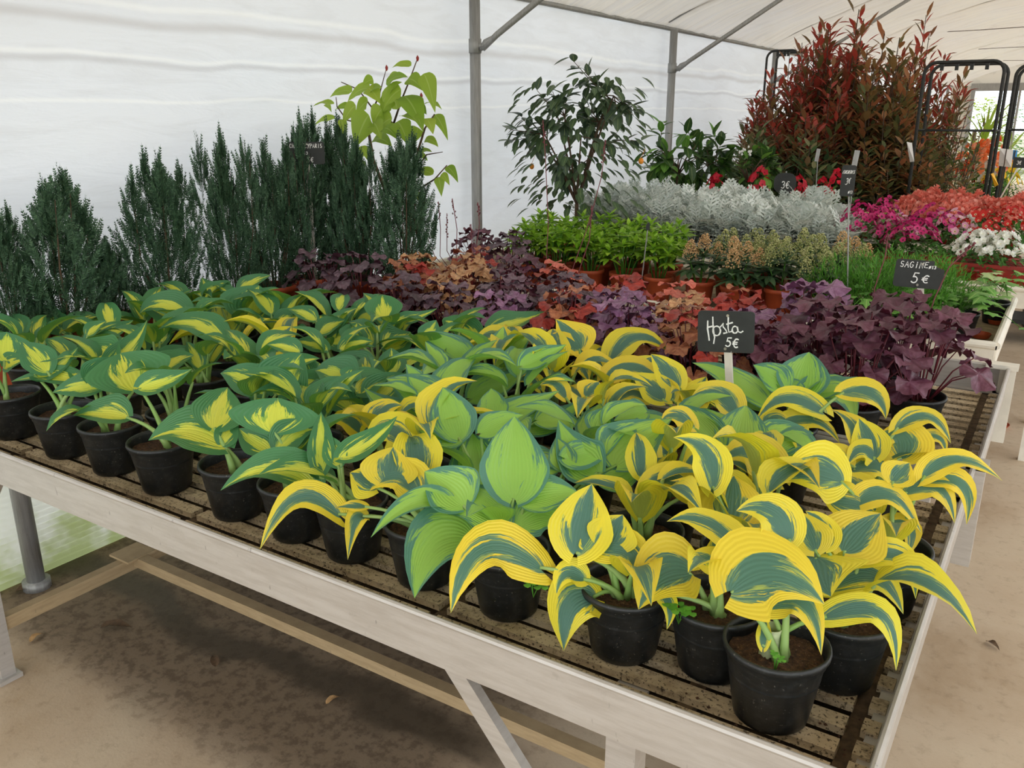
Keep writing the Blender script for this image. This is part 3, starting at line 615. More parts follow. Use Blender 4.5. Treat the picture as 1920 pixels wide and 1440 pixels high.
# blades read off the photograph: variety, base, tip, width in pixels, optional middle point, optional depth shift of base / tip (m)
LV = [
 ('A',8,676,13,622,78),('A',8,688,52,674,34),('A',88,696,40,640,44),('A',66,704,147,650,36,(108,690)),
 ('A',150,716,20,716,30,(88,706)),('A',170,716,213,670,44),('A',188,726,98,736,38),('A',158,718,126,694,18),
 ('A',237,783,137,779,46),('A',252,730,226,662,108),('A',286,704,364,666,42,(330,678)),('A',262,728,360,692,40,(312,716)),('A',284,722,283,686,22),
 ('A',421,838,278,826,72,(350,808)),('A',402,802,427,726,76),('A',416,832,448,788,36),
 ('A',514,810,521,746,128),('A',506,846,448,803,46,(474,826)),('A',520,842,592,806,48,(560,812)),('A',512,856,586,812,34,(556,846)),
 ('A',588,912,413,920,52,(505,880)),('A',601,884,602,772,40),('A',640,858,745,780,40,(696,828)),('A',634,872,612,814,36),('A',598,894,572,858,20),
 ('C',634,964,487,1031,46,(556,934),0,-.03),('C',684,950,628,952,16),('C',680,968,652,1050,34,(664,985)),
 ('C',726,904,738,838,86),('C',783,926,675,930,56,(738,892)),('C',706,914,656,886,56),('C',772,842,688,852,60,(724,806)),('C',752,846,788,815,20),
 ('B',963,934,965,780,104),('B',898,908,886,812,84),('B',868,948,796,884,78),('B',842,944,695,1008,34,(768,946),0,-.04),('B',944,986,824,966,60,(884,952)),
 ('B',880,1014,777,1122,104,(812,1030),0,-.05),('B',976,986,1068,1000,60,(1025,968)),('B',984,942,1087,926,54,(1040,928)),('B',946,972,846,922,36,(900,930)),
 ('C',1012,1064,845,1150,76,(905,1032),0,-.05),('C',1080,1036,1110,907,96),('C',1112,1120,1057,1221,86,(1068,1140)),('C',1094,1086,1043,1116,38,(1060,1078)),
 ('C',1122,1030,1204,1122,66,(1185,1040)),('C',1140,1024,1168,965,76),('C',1096,1028,1090,1008,16),
 ('C',1292,1074,1197,1143,96,(1238,1084)),('C',1236,1112,1250,1181,30,(1256,1138)),('C',1352,1066,1336,1008,52),('C',1396,1036,1250,978,48,(1322,978)),('C',1350,1062,1290,1040,40),
 ('C',1372,1108,1546,1134,122,(1455,1074),-.02,-.03),('C',1440,1138,1540,1229,58,(1508,1134),0,-.02),('C',1431,1212,1434,1148,22),
 ('C',1528,1046,1558,1119,150,(1534,1078),0,-.04),('C',1560,1100,1694,1152,56,(1640,1080)),('C',1550,1156,1680,1258,52,(1652,1152)),('C',1528,1030,1500,960,64),('C',1546,1024,1510,958,50,(1540,985)),
 ('C',1584,1032,1652,962,86),('C',1652,992,1697,1050,44,(1706,992)),('C',1612,1050,1717,1124,46,(1690,1046)),
 ('C',1606,946,1728,1000,42,(1670,930)),('C',1576,902,1467,900,84,(1520,885)),('C',1560,940,1640,960,60,(1600,945)),
 ('C',1734,892,1880,902,36,(1800,862)),('C',1742,902,1812,984,42,(1806,912)),('C',1700,922,1790,982,48,(1760,915)),('C',1600,880,1678,932,54,(1655,876)),
 ('C',1674,902,1706,868,46),('C',1690,858,1650,812,82,(1690,822)),('C',1640,856,1610,784,56),('C',1684,802,1783,832,32,(1742,782)),('C',1730,820,1773,853,22,(1762,822)),
 ('C',1592,872,1538,856,40,(1560,850)),('C',1644,866,1588,876,32,(1612,844)),
 ('B',1500,742,1517,660,72),('B',1470,730,1412,684,50),('B',1502,738,1608,706,38,(1560,728)),('B',1500,744,1444,712,34),('B',1530,742,1604,796,50,(1580,740)),
 ('C',1582,736,1661,786,46,(1640,742)),('B',1440,758,1298,680,40,(1366,708)),('C',1542,772,1420,786,40,(1474,748)),
 ('B',1386,842,1398,760,76),('B',1350,836,1274,758,50),('B',1430,842,1526,812,52),('B',1462,866,1562,850,38),
 ('C',1444,812,1575,832,30,(1520,788)),('C',1432,802,1482,794,28,(1455,782)),('C',1336,912,1262,820,60,(1322,845)),('C',1462,896,1352,868,62,(1404,846)),
 ('C',1364,982,1376,892,118),('C',1296,926,1183,958,46,(1236,898)),('C',1480,1010,1380,958,66,(1440,958)),('C',1420,900,1500,905,40,(1460,888)),
 ('B',1120,886,1047,787,76,(1078,850)),('B',1156,872,1261,784,86,(1195,835)),('B',1128,906,1204,870,36,(1170,900)),('B',1060,880,1042,820,44),
 ('B',860,820,830,726,70),('B',816,798,682,727,50,(745,776)),('B',822,762,724,710,60),('B',862,826,782,804,40,(820,820)),('B',914,798,1050,732,46,(975,770)),('B',902,812,982,778,40),('B',980,802,1096,744,42,(1040,790)),
 ('B',926,786,921,728,48),('B',886,748,992,690,50,(935,726)),('B',962,868,1048,856,44),('B',980,900,1052,884,30),('B',1010,790,1095,800,38),('B',1060,860,1172,812,44,(1110,850)),('B',1230,868,1150,846,44),
 ('B',1190,800,1262,786,36),('B',1120,810,1135,765,46),('B',1180,830,1230,815,40),('B',1210,775,1150,790,36),
 ('A',497,736,413,700,52,(450,708)),('A',519,738,567,662,78),('A',658,768,524,730,48,(588,720)),('A',700,760,760,700,60),('A',670,735,735,706,50,(700,716)),('A',735,700,734,652,44),('A',790,690,864,650,50),
 ('A',740,780,668,745,48,(700,775)),('A',655,720,590,695,56,(620,700)),('A',655,712,668,688,34),('A',560,712,520,690,30),('A',690,700,620,672,46),('A',765,720,803,688,30),
 ('A',424,628,410,559,106),('A',464,598,486,535,86),('A',362,612,254,566,42,(305,582)),('A',416,636,296,618,42,(360,606)),('A',428,556,378,520,42,(398,546)),('A',450,544,508,516,26),('A',352,592,262,588,40,(300,572)),
 ('A',112,622,18,596,38,(60,598)),('A',126,620,184,594,32,(160,600)),('A',110,612,100,584,26),('A',202,684,276,600,40,(244,652)),('A',216,672,146,636,46,(178,660)),('A',196,632,250,600,30,(225,618)),('A',165,628,200,602,24),
 ('A',612,656,550,640,24),('A',520,612,582,586,32),('A',620,640,690,610,50,(655,632)),('A',590,600,540,580,24),('A',560,660,500,646,26),('A',540,690,600,672,26),('A',290,650,330,620,30),('A',305,640,280,618,36),('A',345,680,300,668,30),
 ('A',470,590,530,565,34),('A',600,625,650,600,30),('A',560,590,575,560,26),('A',640,655,700,640,26),('A',375,690,350,640,26),
 ('C',512,658,546,612,48),('C',436,664,372,658,20,(405,652)),('C',424,654,443,684,14,(438,658)),('C',530,684,466,690,28,(495,664)),('C',540,672,530,652,16),
 ('C',686,818,610,796,34,(648,786)),('C',700,800,755,760,44,(720,768)),('C',694,800,680,840,24),
 ('A',720,598,717,552,56),('A',742,600,820,578,22,(780,596)),('A',672,600,720,608,28,(700,596)),('A',896,642,828,602,38,(860,612)),('A',920,618,1022,584,38,(970,605)),('A',660,640,670,605,44),('A',720,650,770,622,60,(750,640)),('A',800,640,818,600,36),
 ('C',958,638,884,656,28,(916,628)),('B',882,682,780,627,38,(834,645)),('B',936,688,996,627,38),('B',980,686,1062,646,34,(1020,668)),('C',960,640,930,664,18),
 ('C',1086,654,1042,598,68,(1070,630)),('C',1098,668,1012,648,28,(1050,636)),('C',1146,672,1258,662,42,(1196,632)),('C',1130,694,1108,664,28),('C',1140,706,1259,742,38,(1200,692)),('C',1088,680,1104,716,28),
 ('C',1012,728,960,722,22,(990,710)),('C',1100,742,1124,716,40),('C',1168,746,1104,766,30,(1130,734)),('C',1212,748,1150,762,28,(1182,738)),('C',1060,745,1012,722,26,(1040,720)),
 ('C',1272,724,1220,664,46),('C',1290,772,1325,706,46),('C',1260,748,1228,702,36),('C',1242,748,1184,700,50),('C',1380,776,1296,744,44,(1342,736)),('C',1356,748,1290,742,30,(1320,732)),('C',1300,800,1240,790,30,(1265,778)),('C',1246,720,1180,690,34,(1212,696)),
 ('B',1290,790,1350,800,30),('C',1290,745,1350,770,28,(1320,740)),
]
def add_leaf(p, var, V, F, U, base, stalk_r=.0042, crown=None):
    o0 = np.array(p['t'].location)
    lf = link('leaf', mk('leaf', V - o0, F, VAR[var][0], U), p['t'])
    a = R.uniform(0, 6.28); c = np.array([p['x'] + .014 * math.cos(a), p['y'] + .014 * math.sin(a), ZS + .092]) if crown is None else crown
    h = np.linalg.norm(base - c); ctl = c + np.array([0, 0, min(.5 * h, max(.02, .75 * (base[2] - c[2])))]) + (base - c) * .22 * np.array([1, 1, 0])
    pts = [c * (1 - q) ** 2 + ctl * 2 * q * (1 - q) + base * q * q - o0 for q in np.linspace(0, 1, 7)]
    mb = MB(); k = stalk_r; mb.tube(pts, [k * 1.9, k * 1.5, k * 1.25, k * 1.05, k * .9, k * .8, k * .7], 7); mb.obj('stalk', 'stalk', lf, smooth=True); p['n'] += 1
for L in LV:
    var, bu, bv, tu, tv, w = L[:6]; mid = L[6] if len(L) > 6 else None; db = L[7] if len(L) > 7 else 0; dt = L[8] if len(L) > 8 else 0
    best = None
    for p in plants:
        if p['v'] != var: continue
        pu, pv, pz = p['px']; sc = 1608 / pz
        du = 1.25 * (bu - pu) / sc; dv = (bv - (pv)) / sc          # metres in the image plane
        cost = abs(du) + (abs(dv + .02) if dv < 0 else 1.9 * dv) + .006 * p['n']
        if best is None or cost < best[0]: best = (cost, p)
    p = best[1]; z0 = p['px'][2]; k = .5 / FPX * z0
    zb = z0 + db + .25 * k * (p['px'][1] - bv); zt = zb + dt + k * (bv - tv)
    B_ = atd(bu, bv, zb); T_ = atd(tu, tv, zt)
    if mid: Mi = atd(mid[0], mid[1], (zb + zt) / 2 + .35 * k * (((bv + tv) / 2) - mid[1]))
    else:
        Mi = (B_ + T_) / 2 + np.array([0, 0, 1.]) * .05 * np.linalg.norm(T_ - B_)
    tc = nrm(CP - (B_ + T_) / 2); nh = nrm(np.array([0, 0, 1.]) * .75 + tc * .75)
    if tv < bv - 30 and abs(tu - bu) < abs(tv - bv): nh = nrm(tc + np.array([0, 0, .3]))
    d = nrm(T_ - B_); sd = np.cross(d, nrm(nh - d * (nh @ d)))
    sp = np.array([sd @ RT, sd @ UP]); dp = np.array([tu - bu, -(tv - bv)], float); dp /= np.linalg.norm(dp) + 1e-6
    perp = abs(sp[0] * dp[1] - sp[1] * dp[0]); Wm = w * (zb + zt) / 2 / FPX / max(.55, perp) * 1.26
    V, F, U = hosta_blade(B_, Mi, T_, Wm, nh, fold=R.uniform(.22, .48) if var != 'C' else R.uniform(.06, .28), lobe=.11 if var != 'C' else .17, ruf=.012 if var != 'C' else .022, twist=R.uniform(-.25, .25))
    add_leaf(p, var, V, F, U, B_, .0046 if var == 'A' else .0038)
# smaller leaves that the photograph only hints at between the large ones
TPL = {}
for v in 'ABC':
    for k in range(5):
        a = R.uniform(.10, .32) * (1 if v != 'C' else 1.2); V, F, U = hosta_blade((0, 0, 0), (0, .5, a * .55), (0, 1, -.15 * (v == 'C') + R.uniform(-.1, .15)), R.uniform(.55, .72), np.array([0, 0, 1.]), fold=R.uniform(.2, .5), lobe=.1, nt=10, ns=4, ruf=.02, twist=R.uniform(-.3, .3))
        TPL[v, k] = mk('leaf', V, F, VAR[v][0], U)
for p in plants:
    want = 6 if p['n'] else 7; n = max(2, want - p['n']) ; a0 = R.uniform(0, 6.28)
    if (p['x'], p['y']) in ((-.238, 1.03), (-1.97, 1.06), (-1.357, 1.06), (-1.59, 1.06)): n = 0
    if p['y'] < 1.1 and n: n = min(n, 1)
    for i in range(n):
        az = a0 + i * 2.4 + R.uniform(-.3, .3); h = R.uniform(.05, .11) * (1.0 if p['n'] < 3 else .75); r = R.uniform(.025, .05)
        base = np.array([p['x'] + r * math.cos(az), p['y'] + r * math.sin(az), ZS + .1 + h]); el = R.uniform(.05, .7)
        d = np.array([math.cos(az) * math.cos(el), math.sin(az) * math.cos(el), math.sin(el)]); s = R.uniform(.09, .14)
        m = Matrix(frame(base - np.array(p['t'].location), d, (0, 0, 1), s).tolist())
        lf = link('leaf', TPL[p['v'], R.randrange(5)], p['t'], mw=m); o0 = np.array(p['t'].location)
        c = np.array([.3 * (base[0] - p['x']), .3 * (base[1] - p['y']), .092]); b0 = base - o0; ctl = (c + b0) / 2 + (0, 0, .01)
        mi = m.inverted(); pts = [tuple(mi @ Vector(tuple(c * (1 - q) ** 2 + ctl * 2 * q * (1 - q) + b0 * q * q))) for q in (0, .33, .66, 1)]
        mb = MB(); mb.tube(pts, [.007 / s, .005 / s, .004 / s, .003 / s], 6); mb.obj('stalk', 'stalk', lf, smooth=True)
# whitish sheath and clover seedling of the corner pot
pc = [p for p in plants if p['x'] == -.238][0]
mb = MB(); c0 = np.array([0, 0, .09]); mb.lathe([(.0155, .0), (.0135, .018), (.012, .032), (.014, .045), (.0125, .045), (.010, .03)], 12, (-.008, 0, .09)); mb.obj('sheath', plain('pale_sheath', '#b3bd92', .5, 0, .15, 50), pc['t'], smooth=True)
cl = leafm('seedling_green', ['#5fa838', '#7cc24a'], .5, .3)
def seedling(p, u, v, n=5, s=.009, name='clover_seedling'):
    o = atz(u, v, ZS + .097) - np.array(p['t'].location); mb = MB()
    for i in range(n):
        a = i * 2.39; q = o + np.array([math.cos(a) * s * 1.1, math.sin(a) * s * 1.1, .022 + .004 * (i % 3)]); mb.tube([o, (o + q) / 2 + (0, 0, .006), q], .0006, 4)
        for k in range(3):
            th = k * 2.09 + a; c = q + np.array([math.cos(th), math.sin(th), .1]) * s * .55
            r = s * .5; mb.add([c] + [c + np.array([math.cos(e), math.sin(e), .15 * math.sin(2 * e)]) * r for e in np.linspace(0, 2 * math.pi, 8)[:-1]], [(0, 1 + j, 1 + (j + 1) % 7) for j in range(7)])
    mb.obj(name, cl, p['t'], smooth=True)
seedling(pc, 1452, 1262, 4, .0062)
seedling([p for p in plants if p['x'] == -.343][0], 1272, 1170, 6, .012, 'weed_seedling')
seedling(plants[8], 1000, 1120, 3, .012, 'weed_seedling')
# ================================================================== heucheras
def heuch_mat(name, a, b, under, tr=.15):
    t = NT(name); u = t.sep(t.uv()); x = t.mth('SUBTRACT', u[0], .5); y = t.mth('SUBTRACT', u[1], .3)
    th = t.mth('ARCTAN2', x, y); r = t.mth('SQRT', t.mth('ADD', t.mth('MULTIPLY', x, x), t.mth('MULTIPLY', y, y)))
    v = t.mth('ABSOLUTE', t.mth('SINE', t.mth('MULTIPLY', th, 3.5))); w = t.mth('LESS_THAN', v, .16)
    n = t.noise(t.comb(u[0], u[1], t.mth('MULTIPLY', t.rnd(), 30.)), 7, 3, .6)
    c = t.mix(t.sstep(n, .35, .65), lin(a), lin(b)); c = t.mix(t.mth('MULTIPLY', w, .5), c, lin(under))
    hs = t.n('ShaderNodeHueSaturation'); t.set(hs, 2, t.mth('ADD', t.mth('MULTIPLY', t.rnd(), .5), .72)); t.set(hs, 4, c); c = hs.outputs[0]
    c = t.mix(t.mth('MULTIPLY', t.n('ShaderNodeNewGeometry').outputs['Backfacing'], .7), c, lin(under))
    t.bc(c); t.p(Roughness=.4); t.bump(t.mth('ADD', n, v), .3, .003); t.translucent(c, tr); return t.m
HM = {'plum': ('#5b444e', '#7b6470', '#4c1a2a'), 'violet': ('#84567a', '#a07898', '#5c2a46'), 'maroon': ('#5c3040', '#74485a', '#521424'),
      'caramel': ('#b08058', '#cfa478', '#a04a34'), 'red': ('#962c26', '#b84438', '#7c181a'), 'coral': ('#c85c4c', '#da7e6a', '#a82c24'), 'orange': ('#96573e', '#b97a56', '#7c3022')}
HMAT = {k: heuch_mat('heuchera_leaf_' + k, *v) for k, v in HM.items()}
def heuch_leaf(kind, seed):
    r0 = random.Random(seed); na, nr = 34, 3; V = [(0, .0, 0)]; U = [(.5, .3)]; ph = r0.uniform(0, 6); cup = r0.uniform(-.28, .2); ruf = r0.uniform(.08, .14)
    for i in range(1, nr + 1):
        q = i / nr
        for j in range(na + 1):
            th = -math.pi * .93 + 2 * math.pi * .93 * j / na
            lobe = 1 + .075 * math.cos(7 * th) * q + .035 * math.cos(17 * th) * (i == nr); rr = .5 * q * lobe * (1.06 + .14 * math.cos(th))
            z = cup * rr * rr * 1.5 + ruf * q * q * math.sin(4 * th + ph) + .035 * q * q * math.cos(14 * th)
            x = rr * math.sin(th); y = rr * math.cos(th) + .0; V.append((x, y, z)); U.append((.5 + x * .8, .3 + y * .8))
    F = [(0, 1 + j + 1, 1 + j) for j in range(na)]
    for i in range(nr - 1):
        a = 1 + i * (na + 1); F += [(a + j, a + j + 1, a + na + 2 + j, a + na + 1 + j) for j in range(na)]
    return mk('leaf', V, F, HMAT[kind], U)
HL = {k: [heuch_leaf(k, sum(map(ord, k)) % 7 + s * 13 + len(k)) for s in range(4)] for k in HM}
HPRO = {}
def heuchera_proto(kind, seed, n=24, hgt=.17, rad=.115, extra=None):
    key = (kind, seed)
    if key in HPRO: return HPRO[key]
    r0 = random.Random(seed * 31 + len(kind)); L = []; mb = MB()
    for i in range(n):
        az = i * 2.4 + r0.uniform(-.4, .4); q = (i + .5) / n; rr = rad * (.25 + .85 * q) * r0.uniform(.85, 1.15)
        z = .105 + hgt * (1 - .72 * q ** 1.6) * r0.uniform(.8, 1.12); p = np.array([rr * math.cos(az), rr * math.sin(az), z]); s = r0.uniform(.046, .072)
        tilt = .2 + .7 * q; d = np.array([math.cos(az) * math.cos(tilt), math.sin(az) * math.cos(tilt), -math.sin(tilt) + .25]); up = np.array([math.cos(az) * math.sin(tilt) * .8, math.sin(az) * math.sin(tilt) * .8, 1.])
        L.append((r0.choice(HL[kind if not extra or r0.random() < .7 else extra]), Matrix(frame(p, d, up + np.array([r0.uniform(-.3, .3), r0.uniform(-.3, .3), 0]), s).tolist())))
        b = np.array([.018 * math.cos(az), .018 * math.sin(az), .094]); mb.tube([b, b * .5 + p * .5 + (0, 0, .018), p - (0, 0, .001)], [.0018, .0014, .0011], 5)
    HPRO[key] = (L, mb.me('stalks', 'redstem', True)); return HPRO[key]
def heuchera(x, y, kind, seed, label, sc=1.0, z0=.76, pot=True, n=24, extra=None, group=None):
    t = thing('heuchera', label, 'heuchera', (x, y, z0), group); L, st = heuchera_proto(kind, seed, n, extra=extra)
    if pot: potted(t, s=.96)
    rz = Matrix.Rotation(R.uniform(0, 6.28), 4, 'Z'); S = Matrix.Translation((0, 0, .095)) @ Matrix.Diagonal((sc, sc, sc, 1)) @ Matrix.Translation((0, 0, -.095))
    for me, m in L: link('leaf', me, t, mw=S @ rz @ m)
    o = link('stalks', st, t, mw=S @ rz); return t
HD = {'plum': 'smoky plum', 'violet': 'silvery violet', 'maroon': 'dark maroon', 'caramel': 'caramel', 'red': 'bright red', 'coral': 'coral pink', 'orange': 'rusty orange'}
def hcol(u, v, r0):
    if u < 690: return 'plum' if r0.random() < .8 else 'caramel'
    if u > 1560: return 'maroon'
    if v > 600 and u > 1440: return 'violet' if r0.random() < .7 else 'maroon'
    if 640 < u < 900 and v > 500: return r0.choice(['caramel', 'caramel', 'orange', 'plum'])
    if u < 1010: return r0.choice(['plum', 'plum', 'orange', 'maroon', 'plum', 'violet'])
    if v > 600: return r0.choice(['orange', 'red', 'violet', 'caramel', 'violet'])
    return r0.choice(['violet', 'red', 'plum', 'orange', 'violet', 'coral', 'plum'])
BLOCK = [(-2.21, 2.64), (-2.41, 2.60), (-2.26, 2.80)]
hr = random.Random(11); HROW = ['front', 'second', 'third', 'back']; heus = []
for ri, y in enumerate((2.12, 2.31, 2.50, 2.70)):
    x = -2.42 + .09 * (ri % 2) ; ci = 0
    while x < -.14:
        yy = y + hr.uniform(-.02, .02); u, v, _ = proj((x, yy, .98)); k = hcol(u, v, hr); big = u > 1480
        if all(math.hypot(x - a, yy - b) > .15 for a, b in BLOCK) and not (ri == 0 and x < -2.0) and not (x > -1.45 and ri == 3) and not (big and ri == 0 and x < -.55):
            heus.append(heuchera(x, yy, k, hr.randrange(3), f"{HD[k]} heuchera, {ordn(ci)} from the left in {HROW[ri]} heuchera row", 1.25 if big else hr.uniform(.95, 1.12), extra='orange' if k == 'red' else ('red' if k == 'orange' else None), group='potted heucheras'))
        x += .205 if not big else .235; ci += 1
ci = 0
for x in np.arange(-2.3, -1.95, .2):
    u, v, _ = proj((x, 3.27, .98)); k = hcol(u, v, hr); heus.append(heuchera(float(x), 3.27 + hr.uniform(-.02, .02), k, hr.randrange(3), f"{HD[k]} heuchera, {ordn(ci)} from the left along the tray before the green skimmias", 1.0, group='potted heucheras')); ci += 1
# thin flower stems rising from the heucheras
fs = leafm('heuchera_bud', ['#6a2a38', '#8a4a50', '#553038'], .6, .1)
def flower_stem(pts, y, r=.0016, buds=10):
    P = [aty(u, v, y) for u, v in pts]; b = P[0]; t = min(heus, key=lambda h: (h.location[0] - b[0]) ** 2 + (h.location[1] - y) ** 2)
    o = np.array(t.location); c = np.array([t.location[0], t.location[1], t.location[2] + .1]); P = [c] + P; mb = MB(); mb.tube([p - o for p in P], [r * 1.3] + [r] * (len(P) - 1), 5)
    a, e = P[-2] - o, P[-1] - o
    for i in range(buds):
        q = .35 + .65 * i / buds; p = a + (e - a) * q; d = np.array([R.uniform(-1, 1), R.uniform(-1, 1), .4]) * .010 * (1.4 - q); s = .0035
        mb.tube([p, p + d], .0006, 3); p = p + d; mb.add([p + np.array(k) * s for k in ((1, 0, 0), (0, 1, 0), (-1, 0, 0), (0, -1, 0), (0, 0, 1.6), (0, 0, -1.2))], [(0, 1, 4), (1, 2, 4), (2, 3, 4), (3, 0, 4), (1, 0, 5), (2, 1, 5), (3, 2, 5), (0, 3, 5)])
    mb.obj('flower_stem', fs, t, smooth=True)
for pts, y in ((((640, 500), (625, 440), (608, 408)), 2.6), (((690, 510), (668, 400), (650, 350), (642, 268)), 2.7), (((695, 500), (696, 420), (692, 355)), 2.75), (((660, 500), (680, 450), (698, 380)), 2.7), (((765, 490), (764, 440), (760, 375)), 2.8),
               (((825, 480), (826, 430), (822, 378)), 2.8), (((838, 470), (838, 400)), 2.8), (((855, 500), (857, 430), (848, 372)), 2.75), (((893, 465), (899, 420), (896, 380)), 2.8), (((885, 470), (883, 420)), 2.8), (((815, 480), (806, 455), (798, 440)), 2.8),
               (((1024, 500), (1028, 420), (1023, 300), (1018, 225)), 2.75), (((1075, 500), (1100, 430), (1112, 390), (1128, 330), (1135, 262)), 2.75), (((1085, 510), (1105, 450), (1110, 385)), 2.7),
               (((1632, 620), (1640, 540), (1660, 480), (1665, 440)), 2.5), (((1720, 660), (1752, 560), (1780, 500), (1830, 455)), 2.4), (((1590, 600), (1600, 560), (1560, 548), (1510, 548)), 2.7)): flower_stem(pts, y)

# ================================================================== dark conifers along the wall
def conifer_mat():
    t = NT('conifer_green'); n = t.isl(); p = t.oco(); k = t.noise(p, 9, 2)
    c = t.ramp(t.mth('ADD', t.mth('MULTIPLY', n, .5), t.mth('MULTIPLY', k, .5)), [(.2, lin('#1f3a26')), (.45, lin('#37583c')), (.75, lin('#587a58')), (1, lin('#7c9474'))])
    t.bc(c); t.p(Roughness=.65); t.translucent(c, .12); return t.m
M['conifer'] = conifer_mat()
def sprig_tpl():
    V = []; F = []
    def q(p, d, w, L):
        p = np.array(p, float); d = nrm(d); s = nrm(np.cross(d, (0.1, 0.2, 1.))) * w; k = len(V)
        V.extend([p - s * .6, p + s * .6, p + d * L * .6 + s, p + d * L, p + d * L * .6 - s]); F.append((k, k + 1, k + 2, k + 4)); F.append((k + 4, k + 2, k + 3, k + 3))
    for i in range(9):
        z = i / 9; L = .34 * (1 - z * .75)
        for sgn in (-1, 1): q((0, z, 0), (sgn * .8, .75, .35 * math.sin(i * 2.1 + sgn)), .028, L)
        if i % 2 == 0: q((0, z, 0), (.1, .7, .7 * (-1) ** (i // 2)), .028, L)
    q((0, .0, 0), (0, 1, 0), .02, 1.1)
    return np.array(V), np.array(F), np.zeros((len(V), 2))
SV, SF, SU = sprig_tpl()
def conifer_mesh(seed, n=950, leaders=6):
    """unit-height, unit-diameter crown: upright leaders clothed with ascending sprays"""
    r = random.Random(seed); ms = []; tw = MB()
    Ls = []
    for k in range(leaders):
        a = k * 2 * math.pi / leaders + r.uniform(-.4, .4); q = r.uniform(.10, .34) if k else .02; Ls.append((math.cos(a) * q, math.sin(a) * q, r.uniform(.78, 1.0)))
    Ls[0] = (Ls[0][0], Ls[0][1], 1.0)
    for lx, ly, h in Ls: tw.tube([(0, 0, .0), (lx * .5, ly * .5, .15), (lx * .95, ly * .95, h * .5), (lx, ly, h * .93)], [.02, .012, .008, .003], 4)
    for i in range(n):
        lx, ly, h = Ls[i % leaders]; z = h * (r.random() ** .8) * .98; f = z / h; w = .30 * (math.sin(math.pi * min(1, f * .75 + .22)) ** .8) * (1 - .78 * max(0, f - .45) / .55)
        a = r.uniform(0, 6.28); rr = w * math.sqrt(r.uniform(.15, 1)); k = min(1, z / .35); cx, cy = lx * k, ly * k
        p = (cx + rr * math.cos(a), cy + rr * math.sin(a), z); d = np.array([math.cos(a) * .55, math.sin(a) * .55, 1.0]) if f < .9 else np.array([0, 0, 1.]); d = d + np.array([r.uniform(-.3, .3), r.uniform(-.3, .3), 0])
        m = frame(p, d, (math.cos(a + 1), math.sin(a + 1), .2), r.uniform(.09, .17)); m[:3, :2] *= 1; ms.append(m)
    for lx, ly, h in Ls:
        for j in range(7): ms.append(frame((lx, ly, h * (.80 + .022 * j)), (r.uniform(-.25, .25), r.uniform(-.25, .25), 1), (math.cos(j), math.sin(j), 0), .10 - .004 * j))
    V, F, U = rep(SV, SF, SU, ms); F = np.array(F); return V, F, tw
CON = []
for s in range(3):
    V, F, tw = conifer_mesh(s + 3)
    fl = [tuple(dict.fromkeys(f)) for f in F.tolist()]; CON.append((mk('foliage', V, fl, 'conifer', None, False), tw.me('stems', 'bark', True)))
mb = MB(); mb.lathe([(0, .002), (.062, 0), (.066, .01), (.080, .125), (.088, .127), (.089, .15), (.084, .15), (.079, .13), (.076, .11)], 28); TPOT = mb.me('pot', 'terracotta', True)
for i, (u, v, y, w, hz, lab) in enumerate((
    (14, 400, 1.30, .17, 1.27, 'dark conifer cut off by the left edge of the view'), (100, 338, 1.48, .29, 1.36, 'bushy dark conifer with a stray brown shoot, second from the left'), (196, 462, 1.66, .13, 1.15, 'small dark conifer half behind the bushy second one'),
    (270, 310, 1.83, .25, 1.39, 'dark conifer standing alone with clear film on both sides'), (405, 262, 2.13, .19, 1.46, 'slim dark conifer, left one of the touching pair'), (485, 284, 2.31, .23, 1.42, 'dark green conifer, right one of the touching pair'),
    (560, 232, 2.50, .22, 1.51, 'tallest dark conifer, just left of the CHAMAECYPARIS sign'), (628, 235, 2.72, .24, 1.50, 'dark conifer right of the CHAMAECYPARIS sign'), (690, 300, 2.60, .19, 1.425, 'dark conifer in the shade of the lime-leaved shrub'), (748, 288, 2.64, .26, 1.44, 'last dark conifer, nearest to the first wall post'))):
    xx = {2: -2.66, 8: -2.41, 9: -2.21}.get(i, -2.60); zb = .76
    t = thing('potted_conifer', lab, 'conifer', (xx, y, zb), 'potted dark conifers along the wall')
    potted(t, s=.75 if i == 2 else 1.0, pot=TPOT); zt = hz - zb - .105; fo, st = CON[i % 3]
    for nm, me in (('foliage', fo), ('stems', st)):
        o = link(nm, me, t, (0, 0, .10)); o.scale = (w * 1.28, w * 1.28, zt); o.rotation_euler = ((-.10 if i == 1 else R.uniform(-.03, .03)), R.uniform(-.04, .04), R.uniform(0, 6))
        if nm == 'foliage': o['kind'] = 'stuff'; rz = o.rotation_euler.z
        else: o.rotation_euler.z = rz
    mb = MB(); mb.tube([(0, 0, .09), (0, 0, .16)], .011 * (w / .25), 8); mb.obj('trunk', 'bark', t, smooth=True)

